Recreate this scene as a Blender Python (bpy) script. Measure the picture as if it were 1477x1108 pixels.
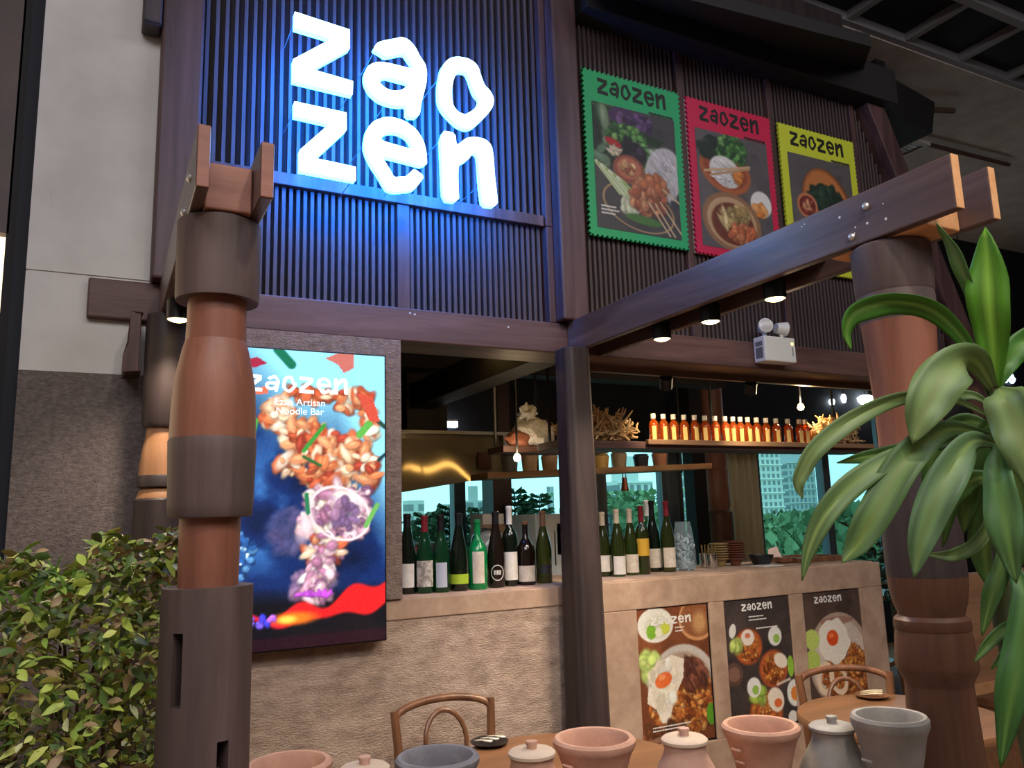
import bpy, math, random
import numpy as np
from mathutils import Vector, Matrix
from mathutils.geometry import tessellate_polygon

# ---------------------------------------------------------------- scene, camera
for _o in list(bpy.data.objects): bpy.data.objects.remove(_o)
scene = bpy.context.scene
col = scene.collection
PI = math.pi
F_PX = 1140.0
EYE = Vector((0, 0, 1.45))
def cam_axes(yaw, pitch, roll):
    f = Vector((math.sin(yaw)*math.cos(pitch), math.cos(yaw)*math.cos(pitch), math.sin(pitch)))
    r = Vector((math.cos(yaw), -math.sin(yaw), 0)); u = r.cross(f)
    return r*math.cos(roll)+u*math.sin(roll), u*math.cos(roll)-r*math.sin(roll), f
CR, CU, CF = cam_axes(math.radians(27.4), math.radians(9.53), math.radians(-1.73))
cam_data = bpy.data.cameras.new('camera'); cam = bpy.data.objects.new('camera', cam_data); col.objects.link(cam)
cam_data.sensor_fit = 'HORIZONTAL'; cam_data.sensor_width = 36; cam_data.lens = F_PX/1477*36
cam_data.clip_start = .05; cam_data.clip_end = 2000
M4 = Matrix.Identity(4)
for i in range(3):
    M4[i][0] = CR[i]; M4[i][1] = CU[i]; M4[i][2] = -CF[i]; M4[i][3] = EYE[i]
cam.matrix_world = M4
scene.camera = cam

# ---------------------------------------------------------------- colour management, world, lights
vs = scene.view_settings
vs.view_transform = 'Standard'; vs.look = 'None'; vs.gamma = 1; vs.use_curve_mapping = False
vs.exposure = 0.45
world = bpy.data.worlds.new('overcast_sky'); scene.world = world; world.use_nodes = True
wn = world.node_tree.nodes; wl = world.node_tree.links
wbg = wn['Background']; wbg.inputs['Strength'].default_value = 1.25
_tc = wn.new('ShaderNodeTexCoord'); _sx = wn.new('ShaderNodeSeparateXYZ'); _cr = wn.new('ShaderNodeValToRGB')
wl.new(_tc.outputs['Generated'], _sx.inputs[0]); wl.new(_sx.outputs['Z'], _cr.inputs[0]); wl.new(_cr.outputs[0], wbg.inputs['Color'])
_cr.color_ramp.elements[0].position = 0.0; _cr.color_ramp.elements[0].color = (.88, .97, 1.0, 1)
_cr.color_ramp.elements[1].position = .6; _cr.color_ramp.elements[1].color = (.84, .95, 1.0, 1)

def lamp(name, kind, loc, energy, color, aim=None, **kw):
    d = bpy.data.lights.new(name, kind); d.energy = energy; d.color = color
    for k, v in kw.items(): setattr(d, k, v)
    o = bpy.data.objects.new(name, d); col.objects.link(o); o.location = loc
    if aim is not None: o.rotation_euler = (Vector(aim)-Vector(loc)).to_track_quat('-Z', 'Y').to_euler()
    return o
# unseen area lamps added as general light, over the walkway before the restaurant
lamp('mall_general_light_walkway_offscreen', 'AREA', (-.6, -1.2, 4.6), 95, (.98, .97, 1.0), (.6, 1.6, 1.2), shape='RECTANGLE', size=3.0, size_y=2.0)
lamp('mall_general_light_corner_offscreen', 'AREA', (3.2, -.6, 4.6), 50, (.98, .97, 1.0), (2.6, 2.0, 1.4), shape='RECTANGLE', size=3.0, size_y=2.0)

lamp('counter_fill_spot_offscreen', 'SPOT', (1.0, -.7, 4.75), 200, (1.0, .88, .76), (1.5, 2.9, .75), spot_size=math.radians(54), spot_blend=.9, shadow_soft_size=.12)  # unseen warm fill added to brighten the counter front

# ---------------------------------------------------------------- helpers
def lin(c):
    return tuple(((v/255)/12.92 if v/255 <= .04045 else ((v/255+.055)/1.055)**2.4) for v in c)
def at(px, py, depth):
    """world point on the line of sight of a photo pixel, at a camera depth in metres"""
    return EYE + (CR*((px-738.5)/F_PX) + CU*(-(py-554)/F_PX) + CF)*depth
def at_y(px, py, y):
    d = CR*((px-738.5)/F_PX) + CU*(-(py-554)/F_PX) + CF
    return EYE + d*(y/d.y)
def at_z(px, py, z):
    d = CR*((px-738.5)/F_PX) + CU*(-(py-554)/F_PX) + CF
    return EYE + d*((z-EYE.z)/d.z)

def tag(o, label=None, cat=None, group=None, kind=None):
    if label: o['label'] = label
    if cat: o['category'] = cat
    if group: o['group'] = group
    if kind: o['kind'] = kind
    return o
def empty(name, loc=(0, 0, 0), label=None, cat=None, group=None, rz=0, kind=None):
    o = bpy.data.objects.new(name, None); col.objects.link(o); o.location = loc; o.rotation_euler = (0, 0, rz)
    o.empty_display_size = .05
    return tag(o, label, cat, group, kind)
def copy_tree(o, parent=None):
    kids = list(o.children)
    c = o.copy(); col.objects.link(c)
    if parent is not None: c.parent = parent
    for k in kids: copy_tree(k, c)
    return c
def link_mesh(name, me, parent=None, loc=(0, 0, 0), rot=(0, 0, 0), mat=None):
    o = bpy.data.objects.new(name, me); col.objects.link(o); o.location = loc; o.rotation_euler = rot
    if parent is not None: o.parent = parent
    if mat is not None and not me.materials: me.materials.append(mat)
    return o
def world_off(p):
    off = Vector((0, 0, 0))
    while p is not None: off += p.location; p = p.parent
    return off

class MB:
    """collects shapes into one mesh"""
    def __init__(s): s.v = []; s.f = []
    def add(s, vs_, fs):
        n = len(s.v); s.v += [tuple(p) for p in vs_]; s.f += [tuple(i+n for i in f) for f in fs]; return s
    def box(s, x0, x1, y0, y1, z0, z1):
        return s.add([(x0, y0, z0), (x1, y0, z0), (x1, y1, z0), (x0, y1, z0), (x0, y0, z1), (x1, y0, z1), (x1, y1, z1), (x0, y1, z1)],
                     [(0, 3, 2, 1), (4, 5, 6, 7), (0, 1, 5, 4), (1, 2, 6, 5), (2, 3, 7, 6), (3, 0, 4, 7)])
    def hexa(s, p):
        return s.add(p, [(0, 3, 2, 1), (4, 5, 6, 7), (0, 1, 5, 4), (1, 2, 6, 5), (2, 3, 7, 6), (3, 0, 4, 7)])
    def cbox(s, c, size, mat=None):
        hx, hy, hz = [a/2 for a in size]; c = Vector(c); mat = mat or Matrix.Identity(3)
        P = [Vector((x, y, z)) for z in (-hz, hz) for (x, y) in ((-hx, -hy), (hx, -hy), (hx, hy), (-hx, hy))]
        return s.hexa([c+mat@p for p in P])
    def lathe(s, prof, c=(0, 0, 0), seg=24, axis=None, rfun=None):
        c = Vector(c); n = len(s.v); rows = []
        M = Matrix.Identity(3) if axis is None else Vector(axis).to_track_quat('Z', 'Y').to_matrix()
        for r, z in prof:
            if r < 1e-6: rows.append([len(s.v)]); s.v.append(tuple(c+M@Vector((0, 0, z))))
            else:
                row = []
                for k in range(seg):
                    a = 2*PI*k/seg; rr = r*(rfun(a, z) if rfun else 1)
                    row.append(len(s.v)); s.v.append(tuple(c+M@Vector((rr*math.cos(a), rr*math.sin(a), z))))
                rows.append(row)
        for A, B in zip(rows, rows[1:]):
            if len(A) == 1 and len(B) == 1: continue
            for k in range(seg):
                k2 = (k+1) % seg
                if len(A) == 1: s.f.append((A[0], B[k2], B[k]))
                elif len(B) == 1: s.f.append((A[k], A[k2], B[0]))
                else: s.f.append((A[k], A[k2], B[k2], B[k]))
        return s
    def tube(s, pts, r, seg=8, cap=True):
        pts = [Vector(p) for p in pts]; rows = []; up = None
        rs = r if isinstance(r, (list, tuple)) else [r]*len(pts)
        for i, p in enumerate(pts):
            t = (pts[min(i+1, len(pts)-1)]-pts[max(i-1, 0)]).normalized()
            if up is None: up = Vector((0, 0, 1)) if abs(t.z) < .9 else Vector((1, 0, 0))
            a = t.cross(up).normalized(); b = a.cross(t).normalized(); up = b
            row = []
            for k in range(seg):
                an = 2*PI*k/seg; row.append(len(s.v)); s.v.append(tuple(p+(a*math.cos(an)+b*math.sin(an))*rs[i]))
            rows.append(row)
        for A, B in zip(rows, rows[1:]):
            for k in range(seg):
                k2 = (k+1) % seg; s.f.append((A[k], A[k2], B[k2], B[k]))
        if cap: s.f.append(tuple(reversed(rows[0]))); s.f.append(tuple(rows[-1]))
        return s
    def prism(s, loops, y0, y1, flip=False):
        """loops [(x,z)...] (outer first, then holes) extruded along Y from y0 (front) to y1"""
        L3 = [[Vector((x, z, 0)) for x, z in lp] for lp in loops]
        tris = tessellate_polygon(L3); flat = [p for lp in L3 for p in lp]; n = len(flat); b = len(s.v)
        s.v += [(p.x, y0, p.y) for p in flat] + [(p.x, y1, p.y) for p in flat]
        for t in tris:
            a = (flat[t[1]]-flat[t[0]]).cross(flat[t[2]]-flat[t[0]]).z
            t = t if a > 0 else tuple(reversed(t))
            s.f.append(tuple(b+i for i in t)); s.f.append(tuple(b+n+i for i in reversed(t)))
        o = 0
        for li, lp in enumerate(loops):
            m = len(lp); ar = sum(lp[i][0]*lp[(i+1) % m][1]-lp[(i+1) % m][0]*lp[i][1] for i in range(m))
            ccw = ar > 0
            for i in range(m):
                j = (i+1) % m; q = (b+o+i, b+o+n+i, b+o+n+j, b+o+j)
                if (li == 0) == ccw: q = tuple(reversed(q))
                s.f.append(q)
            o += m
        return s
    def build(s, name, mat, parent=None, smooth=False, bevel=0, loc=None, seg=2, rel=True):
        """world coordinates in; under a parent they are made relative to it"""
        off = world_off(parent) if (parent is not None and rel) else Vector((0, 0, 0))
        if loc is not None: off = Vector(loc)
        me = bpy.data.meshes.new(name)
        me.from_pydata([(x-off.x, y-off.y, z-off.z) for x, y, z in s.v], [], s.f); me.update()
        if smooth:
            me.polygons.foreach_set('use_smooth', [True]*len(me.polygons))
            try: me.set_sharp_from_angle(angle=math.radians(38))
            except Exception: pass
        if mat is not None: me.materials.append(mat)
        o = bpy.data.objects.new(name, me); col.objects.link(o)
        if parent is not None: o.parent = parent
        elif loc is not None: o.location = loc
        if bevel:
            b = o.modifiers.new('bevel', 'BEVEL'); b.width = bevel; b.segments = seg; b.limit_method = 'ANGLE'; b.angle_limit = math.radians(40)
        return o

# ---------------------------------------------------------------- materials
def new_mat(name):
    m = bpy.data.materials.new(name); m.use_nodes = True; nt = m.node_tree
    return m, nt, nt.nodes, nt.links, nt.nodes['Principled BSDF']
def noise_mat(name, stops, scale=6, stretch=(1, 1, 1), rough=.6, bump=.0, bscale=None, detail=6, metal=0, spec=.4, distort=0, bdist=.01, coat=0):
    m, nt, N, L, P = new_mat(name)
    tc = N.new('ShaderNodeTexCoord'); mp = N.new('ShaderNodeMapping'); mp.inputs['Scale'].default_value = stretch
    nz = N.new('ShaderNodeTexNoise'); nz.inputs['Scale'].default_value = scale; nz.inputs['Detail'].default_value = detail; nz.inputs['Roughness'].default_value = .62
    nz.inputs['Distortion'].default_value = distort
    cr = N.new('ShaderNodeValToRGB'); el = cr.color_ramp.elements
    for i, (p, c) in enumerate(stops):
        e = el[i] if i < 2 else el.new(p)
        e.position = p; e.color = (*lin(c), 1)
    L.new(tc.outputs['Object'], mp.inputs[0]); L.new(mp.outputs[0], nz.inputs['Vector']); L.new(nz.outputs['Fac'], cr.inputs[0]); L.new(cr.outputs[0], P.inputs['Base Color'])
    P.inputs['Roughness'].default_value = rough; P.inputs['Metallic'].default_value = metal; P.inputs['Specular IOR Level'].default_value = spec
    if coat: P.inputs['Coat Weight'].default_value = coat
    if bump:
        n2 = N.new('ShaderNodeTexNoise'); n2.inputs['Scale'].default_value = bscale or scale*3; n2.inputs['Detail'].default_value = 4
        L.new(mp.outputs[0], n2.inputs['Vector'])
        b = N.new('ShaderNodeBump'); b.inputs['Strength'].default_value = bump; b.inputs['Distance'].default_value = bdist
        L.new(n2.outputs['Fac'], b.inputs['Height']); L.new(b.outputs[0], P.inputs['Normal'])
    return m
def wood(name, dark, light, axis='z', rough=.5, scale=9, bump=.15):
    st = {'x': (.12, 1.6, 1.6), 'y': (1.6, .12, 1.6), 'z': (1.6, 1.6, .12)}[axis]
    mid = tuple((a+b)/2 for a, b in zip(dark, light))
    return noise_mat(name, [(.30, dark), (.72, light), (.5, mid)], scale, st, rough, bump, scale*4, 8, distort=.6, bdist=.004)
def plain(name, c, rough=.5, metal=0, spec=.5, **kw):
    m, nt, N, L, P = new_mat(name)
    tc = N.new('ShaderNodeTexCoord'); nz = N.new('ShaderNodeTexNoise'); nz.inputs['Scale'].default_value = kw.get('scale', 14)
    mx = N.new('ShaderNodeMix'); mx.data_type = 'RGBA'; v = kw.get('var', .1)
    mx.inputs[6].default_value = (*[x*(1-v) for x in lin(c)], 1); mx.inputs[7].default_value = (*[min(1, x*(1+v)) for x in lin(c)], 1)
    L.new(tc.outputs['Object'], nz.inputs['Vector']); L.new(nz.outputs['Fac'], mx.inputs[0]); L.new(mx.outputs[2], P.inputs['Base Color'])
    P.inputs['Roughness'].default_value = rough; P.inputs['Metallic'].default_value = metal; P.inputs['Specular IOR Level'].default_value = spec
    return m
def emit(name, c, strength):
    m = bpy.data.materials.new(name); m.use_nodes = True; nt = m.node_tree; nt.nodes.clear()
    e = nt.nodes.new('ShaderNodeEmission'); e.inputs[0].default_value = (*lin(c), 1); e.inputs[1].default_value = strength
    o = nt.nodes.new('ShaderNodeOutputMaterial'); nt.links.new(e.outputs[0], o.inputs[0]); return m
def thin_glass(name, tint, gloss=.12, body=None, body_fac=0.0, rough=.03):
    """transparent tint, a little mirror reflection and optionally a coloured body"""
    m = bpy.data.materials.new(name); m.use_nodes = True; nt = m.node_tree; N = nt.nodes; L = nt.links; N.clear()
    t = N.new('ShaderNodeBsdfTransparent'); t.inputs[0].default_value = (*tint, 1)
    g = N.new('ShaderNodeBsdfGlossy'); g.inputs['Roughness'].default_value = rough; g.inputs[0].default_value = (1, 1, 1, 1)
    src = t
    if body is not None:
        d = N.new('ShaderNodeBsdfPrincipled'); d.inputs['Base Color'].default_value = (*lin(body), 1); d.inputs['Roughness'].default_value = .12
        mb = N.new('ShaderNodeMixShader'); mb.inputs[0].default_value = body_fac; L.new(t.outputs[0], mb.inputs[1]); L.new(d.outputs[0], mb.inputs[2]); src = mb
    fr = N.new('ShaderNodeFresnel'); fr.inputs[0].default_value = 1.35
    ml = N.new('ShaderNodeMath'); ml.operation = 'MULTIPLY'; ml.inputs[1].default_value = gloss*8; ml.use_clamp = True; L.new(fr.outputs[0], ml.inputs[0])
    mx = N.new('ShaderNodeMixShader'); L.new(ml.outputs[0], mx.inputs[0]); L.new(src.outputs[0], mx.inputs[1]); L.new(g.outputs[0], mx.inputs[2])
    o = N.new('ShaderNodeOutputMaterial'); L.new(mx.outputs[0], o.inputs[0]); return m
def attr_mat(name, emission=0, rough=.45):
    m, nt, N, L, P = new_mat(name)
    a = N.new('ShaderNodeAttribute'); a.attribute_name = 'Col'
    if emission:
        P.inputs['Base Color'].default_value = (.01, .01, .01, 1); P.inputs['Roughness'].default_value = .15
        L.new(a.outputs['Color'], P.inputs['Emission Color']); P.inputs['Emission Strength'].default_value = emission
    else:
        L.new(a.outputs['Color'], P.inputs['Base Color'])
        P.inputs['Roughness'].default_value = rough
    return m

W = {
 'beam_x': wood('beam_wood_x', (72, 50, 46), (124, 90, 82), 'x', .5),
 'beam_y': wood('beam_wood_y', (72, 56, 54), (124, 98, 92), 'y', .3),
 'post_z': wood('post_wood_z', (58, 40, 40), (108, 78, 74), 'z', .5),
 'post_dark': wood('post_wood_dark', (44, 36, 37), (76, 62, 60), 'z', .5),
 'post_band': wood('post_wood_grey_band', (76, 62, 60), (112, 92, 88), 'z', .6),
 'post_red': wood('post_wood_red', (116, 70, 54), (160, 104, 82), 'z', .45),
 'post_orange': wood('post_wood_orange', (150, 104, 70), (190, 138, 98), 'z', .5),
 'post_choc': wood('post_wood_chocolate', (74, 48, 36), (114, 78, 60), 'z', .45),
 'slat': wood('slat_wood', (64, 53, 54), (98, 82, 80), 'z', .6),
 'slat_back': wood('slat_backing_wood', (36, 28, 29), (62, 48, 48), 'z', .7),
 'dark': plain('dark_stained_timber', (26, 22, 24), .7),
 'end_grain': noise_mat('end_grain', [(.3, (214, 150, 96)), (.7, (236, 178, 124))], 20, (1, 1, 1), .6, .1),
 'block': wood('block_wood', (132, 84, 70), (168, 112, 92), 'x', .5),
 'table': wood('table_wood', (110, 74, 48), (150, 104, 70), 'x', .35),
 'chair': wood('chair_bentwood', (100, 66, 46), (148, 102, 72), 'z', .3),
 'shelf': wood('shelf_wood', (128, 96, 70), (170, 132, 98), 'x', .5),
 'booth': wood('booth_wood', (158, 112, 80), (192, 144, 108), 'x', .5),
 'plaster': noise_mat('white_plaster', [(.35, (196, 190, 186)), (.65, (214, 209, 204))], 2.5, (1, 1, 1), .8, .05),
 'pebble': noise_mat('pebble_dash_tan', [(.30, (150, 128, 112)), (.55, (188, 163, 144)), (.72, (204, 182, 164))], 12, (1, 1, 2.2), .85, .7, 80, 8, bdist=.008),
 'pebble_grey': noise_mat('pebble_dash_grey', [(.30, (88, 78, 74)), (.70, (124, 112, 108))], 60, (1, 1, 1.6), .9, .7, 130, 6, bdist=.006),
 'render_tan': noise_mat('smooth_tan_render', [(.35, (168, 138, 116)), (.65, (192, 162, 138))], 10, (1, 1, 1), .8, .15),
 'black': plain('black_plastic', (16, 16, 18), .4),
 'metal': plain('brushed_steel', (190, 190, 188), .3, 1.0),
 'white': plain('white_plastic', (226, 224, 218), .45, var=.03),
 'bolt': plain('galvanised_bolt', (206, 204, 200), .35, .6),
 'grey': plain('grey_lens', (112, 112, 112), .3),
 'concrete': noise_mat('concrete', [(.3, (176, 164, 158)), (.7, (206, 196, 190))], 4, (1, 1, 1), .9, .1),
 'dark_wall': plain('dark_wall_paint', (24, 24, 30), .8),
 'navy': plain('dark_ceiling_paint', (26, 28, 38), .8),
 'frame_grey': plain('grey_window_frame', (92, 98, 106), .5),
 'floor': noise_mat('stone_floor', [(.3, (150, 120, 96)), (.7, (178, 146, 120))], 6, (1, 1, 1), .4, .05),
}

# ================================================================ STRUCTURE
def struct(name, mb, mat, **kw):
    o = mb.build(name, mat, **kw); o['kind'] = 'structure'; return o
struct('floor', MB().box(-3, 12, -4.5, 6.2, -.12, 0), W['floor'])
struct('wall_front', MB().box(-3, 12, -4.7, -4.5, 0, 4.9), W['plaster'])
struct('wall_side', MB().box(12, 12.2, -4.7, 6.2, 0, 4.9), W['dark_wall'])
struct('wall_far', MB().box(-3.2, -3, -4.7, 6.2, 0, 4.9), W['concrete'])
# white plastered column with a rough stone-chip base, beside the timber front
wl_ = empty('wall_left', (-.26, 2.93, 0), kind='structure')
MB().box(-.26, .12, 2.93, 3.2, 2.299, 4.8).build('plaster_panel', W['plaster'], wl_)
MB().box(-.26, .12, 2.93, 3.2, 1.962, 2.293).build('plaster_panel', W['plaster'], wl_)
MB().box(-.255, .12, 2.935, 3.2, 1.9, 2.4).build('joint_backing', W['plaster'], wl_)
MB().box(-.26, .12, 2.925, 3.2, 0, 1.96).build('stone_chip_base', W['pebble_grey'], wl_)
MB().add([(-.205+.003*math.sin(k), 2.929, 2.52+.012*k) for k in range(6)]+[(-.200+.003*math.sin(k+1), 2.929, 2.52+.012*k) for k in range(6)],
         [(k, k+6, k+7, k+1) for k in range(5)]).build('scuff_mark', W['concrete'], wl_)
# dark recess beside the column and the neighbouring shop
struct('wall_recess', MB().box(-.30, -.262, 2.96, 3.3, 0, 4.8), W['navy'])
NEI = noise_mat('neighbour_brown_panel', [(.3, (92, 78, 78)), (.7, (112, 96, 94))], 4)
wn_ = empty('wall_neighbour', (-.6, 3.2, 0), kind='structure')
MB().box(-3, -.345, 3.2, 3.4, 2.50, 4.8).build('upper_panel', NEI, wn_)
MB().box(-3, -.345, 3.2, 3.4, 0, 1.45).build('lower_panel', NEI, wn_)
w9 = struct('window_9', MB().box(-3, -.352, 3.25, 3.27, 1.45, 2.50), emit('lit_shop_window', (255, 226, 184), 1.6))
MB().box(-.352, -.30, 3.2, 3.4, 0, 4.8).build('door_jamb', W['dark'], None)['kind'] = 'structure'
bpy.data.objects['door_jamb'].name = 'trim_9'

# ceilings ---------------------------------------------------------
ce = empty('ceiling', (4, 0, 4.8), kind='structure')
MB().box(-3, 12, -4.5, 3.42, 4.88, 4.95).build('upper_void', W['navy'], ce)
MB().box(-3, 12, 3.42, 6.2, 4.80, 4.95).build('concrete_slab', W['concrete'], ce)
gb = plain('grey_ceiling_bar', (140, 138, 142), .6)
bx_ = MB().box(-3, 12, -.03, .03, -.07, 0).build('grid_bar', gb, ce, rel=False)
ys = [3.40, 2.88, 2.36, 1.84, 1.32, .80, .28]
for i, y in enumerate(ys):
    o = bx_ if i == 0 else bx_.copy()
    if i: col.objects.link(o)
    o.location = (-4, y, .08)
by_ = MB().box(-.025, .025, -.6, 3.4, -.06, 0).build('cross_bar', gb, ce, rel=False)
for i in range(13):
    o = by_ if i == 0 else by_.copy()
    if i: col.objects.link(o)
    o.location = (3.26+.62*i-4, 0, .079)
pm = plain('brown_ceiling_pipe', (84, 60, 52), .5); pr = plain('red_sprinkler_pipe', (150, 52, 44), .5)
p_ = empty('ceiling_pipe', (4.9, 4.2, 4.7), 'brown service pipe bending under the concrete ceiling slab', 'pipe')
MB().tube([(4.3, 4.25, 4.72), (4.9, 4.05, 4.70), (5.5, 4.0, 4.70), (6.2, 3.75, 4.70)], .025, 8).build('run', pm, p_, smooth=True)
MB().tube([(4.9, 4.05, 4.70), (5.2, 4.6, 4.70), (5.3, 5.9, 4.70)], .02, 8).build('branch', pm, p_, smooth=True)
p_ = empty('sprinkler_pipe', (6.1, 4.1, 4.7), 'brown fire pipe with a red joint under the slab', 'pipe')
MB().tube([(5.5, 4.6, 4.73), (6.3, 4.3, 4.73), (7.8, 4.25, 4.73)], .02, 8).build('run', pm, p_, smooth=True)
MB().tube([(6.15, 4.36, 4.73), (6.4, 4.28, 4.73)], .035, 10).build('red_joint', pr, p_, smooth=True)
v_ = empty('air_vent', (5.6, 3.85, 4.3), 'square metal air vent hanging near the leaning corner post', 'vent')
MB().box(5.38, 5.42, 3.73, 3.99, 4.30, 4.33).box(5.76, 5.80, 3.73, 3.99, 4.30, 4.33).box(5.42, 5.76, 3.73, 3.77, 4.30, 4.33).box(5.42, 5.76, 3.95, 3.99, 4.30, 4.33).build('frame', plain('vent_metal', (196, 190, 182), .5), v_)
for k in range(5):
    MB().cbox((5.59, 3.785+.037*k, 4.315), (.34, .03, .008)).build('vane', W['grey'], v_)
MB().tube([(5.59, 3.86, 4.32), (5.59, 3.86, 4.82)], .012, 6).build('hanger', W['grey'], v_)

# kitchen ceiling, window wall --------------------------------------------------
struct('ceiling_kitchen', MB().box(1.02, 4.3, 3.13, 6.0, 2.55, 2.65), W['navy'])
struct('wall_back', MB().box(1.0, 12, 6.0, 6.2, 2.50, 4.8).box(1.0, 12, 6.0, 6.2, 0, .55).box(1.0, 2.0, 6.0, 6.2, .55, 2.5).box(8.9, 12, 6.0, 6.2, .55, 2.5), W['dark_wall'])
struct('wall_bulkhead', MB().box(1.0, 7.15, 5.62, 5.75, 1.99, 2.85).box(1.02, 2.62, 5.3, 5.62, 2.0, 2.55), W['dark_wall'])
struct('wall_kitchen_side', MB().box(.9, 1.0, 3.2, 6.0, 0, 4.8), W['dark_wall'])
pane_m = thin_glass('tinted_window_glass', (.62, .95, .97), .04)
edges = [2.0, 2.60, 3.0, 3.98, 4.72, 5.85, 6.85, 7.75, 8.9]
for i, (a, b) in enumerate(zip(edges, edges[1:])):
    w = empty('window_%d' % (i+1), ((a+b)/2, 6.0, .55), kind='structure')
    MB().box(a+.03, b-.03, 6.04, 6.05, .60, 2.45).build('pane', pane_m, w)
    fm = W['frame_grey']
    MB().box(a, a+.05, 6.0, 6.1, .55, 2.5).build('mullion', fm, w); MB().box(b-.05, b, 6.0, 6.1, .55, 2.5).build('mullion', fm, w)
    MB().box(a+.05, b-.05, 6.0, 6.1, .55, .61).build('sill', fm, w); MB().box(a+.05, b-.05, 6.0, 6.1, 2.44, 2.5).build('head', fm, w)

# ================================================================ BAR FRONT (tan counter wall, screen pillar)
bc = empty('bar_counter', (1.9, 2.95, 0), 'tan rough-rendered bar counter under the row of bottles', 'counter')
MB().box(.25, 1.76, 2.90, 3.10, 0, 1.085).build('rough_front', W['pebble'], bc)
MB().box(.25, 1.76, 2.895, 3.10, 1.085, 1.16).build('smooth_band', W['render_tan'], bc, bevel=.004)
MB().box(1.0, 3.62, 2.93, 3.40, 1.152, 1.165).build('worktop', W['render_tan'], bc, bevel=.003)
MB().box(1.76, 3.60, 2.93, 3.10, 0, 1.155).build('recess_back', W['render_tan'], bc)
MB().box(1.76, 3.62, 2.885, 2.93, 1.040, 1.160).build('top_rail', W['render_tan'], bc, bevel=.004)
MB().box(1.76, 3.62, 2.885, 2.93, 0, .455).build('bottom_rail', W['render_tan'], bc, bevel=.004)
for a, b in ((1.76, 2.066), (2.464, 2.553), (2.961, 3.052), (3.449, 3.62)):
    MB().box(a, b, 2.885, 2.93, .455, 1.040).build('stile', W['render_tan'], bc, bevel=.004)
MB().box(3.59, 3.62, 2.93, 3.40, 0, 1.152).build('end_panel', W['render_tan'], bc)
sp = empty('screen_pillar', (.65, 2.95, 1.16), 'grey-brown rough pillar holding the video screen above the counter', 'pillar')
MB().box(.25, 1.010, 2.885, 3.12, 1.162, 2.146).build('rendered_face', noise_mat('pillar_render', [(.3, (116, 98, 88)), (.7, (160, 138, 124))], 40, (1, 1, 1.5), .9, .7, 90, 6, bdist=.008), sp)
MB().box(1.02, 1.10, 3.30, 3.50, 1.165, 2.0).build('kitchen_pillar', noise_mat('grey_pillar_paint', [(.3, (104, 92, 88)), (.7, (128, 116, 110))], 5), None)
tag(bpy.data.objects['kitchen_pillar'], 'plain grey pillar behind the screen pillar in the kitchen', 'pillar')
MB().box(1.102, 1.112, 3.30, 3.44, 1.30, 1.63).build('red_notice_board', plain('red_board', (178, 40, 62), .5), None)
tag(bpy.data.objects['red_notice_board'], 'narrow red board fixed to the grey kitchen pillar', 'board')

# ================================================================ TIMBER FRONT
fb = empty('facade_beam', (2.3, 3.0, 2.147), 'long reddish brown horizontal beam carrying the slatted upper wall', 'beam')
MB().box(-.078, 4.76, 2.90, 3.12, 2.147, 2.283).build('timber', W['beam_x'], fb, bevel=.006)
for x, z in ((1.054, 2.262), (1.074, 2.258), (1.493, 2.242), (.398, 2.262)):
    MB().lathe([(0, -.002), (.004, -.002), (.004, .002), (0, .003)], (x, 2.899, z), 8, (0, -1, 0)).build('nail_head', W['white'], fb)
def add_post(name, label, x0, x1, y0, y1, z0, z1, mat, bev=.03, cat='post'):
    o = MB().box(x0, x1, y0, y1, z0, z1).build(name, mat, None, bevel=bev, loc=((x0+x1)/2, (y0+y1)/2, z0)); tag(o, label, cat); return o
m_ = MB()
_c = [(-.09, -.055), (-.055, -.09), (.055, -.09), (.09, -.055), (.09, .055), (.055, .09), (-.055, .09), (-.09, .055)]
m_.add([(1.743+x*s, 2.800+y*s, z) for z, s in ((0, .90), (2.144, .69)) for x, y in _c], [(i, (i+1) % 8, 8+(i+1) % 8, 8+i) for i in range(8)]+[tuple(reversed(range(8))), tuple(range(8, 16))])
cp = m_.build('bar_post', W['post_dark'], None, bevel=.008, loc=(1.743, 2.800, 0)); tag(cp, 'dark eight-sided timber post standing in front of the bar counter', 'post')
add_post('facade_post', 'upper timber post between the glowing sign and the green poster', 1.735, 1.870, 2.84, 2.965, 2.285, 4.45, W['post_z'], .01)
add_post('facade_post', 'upper timber post beside the white plaster column', .108, .248, 2.84, 2.965, 2.285, 4.45, W['post_z'], .01)
add_post('beam_stub', 'short dark beam end jutting from the post over the white column', .042, .105, 2.82, 2.925, 3.215, 3.42, W['post_dark'], .008, 'beam')
# leaning corner post of the traditional house front
sl = MB().hexa([(4.70, 2.86, 1.95), (4.86, 2.86, 1.95), (4.86, 2.96, 1.95), (4.70, 2.96, 1.95), (3.898, 2.86, 3.799), (4.048, 2.86, 3.799), (4.048, 2.96, 3.799), (3.898, 2.96, 3.799)]).build('leaning_post', W['post_z'], None, bevel=.006, loc=(4.7, 2.9, 1.95))
tag(sl, 'inward leaning timber corner post at the end of the slatted wall', 'post')
cb = MB().prism([[(.058, 2.146), (.084, 2.146), (.084, 1.953), (.040, 1.953), (.041, 2.0), (.047, 2.05)]], 2.79, 2.92).build('corbel', W['post_z'], None, bevel=.006, loc=(.08, 2.85, 2.0))
tag(cb, 'curved timber bracket under the beam end beside white column', 'bracket')
# backing boards behind the slats
bk = empty('backing_wall', (2.4, 3.0, 2.29), 'dark timber boarding behind the slatted screens', 'boarding')
MB().prism([[(.12, 2.27), (4.60, 2.27), (3.92, 3.88), (3.92, 4.45), (.12, 4.45)]], 2.985, 3.02).build('board', W['slat_back'], bk)
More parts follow.
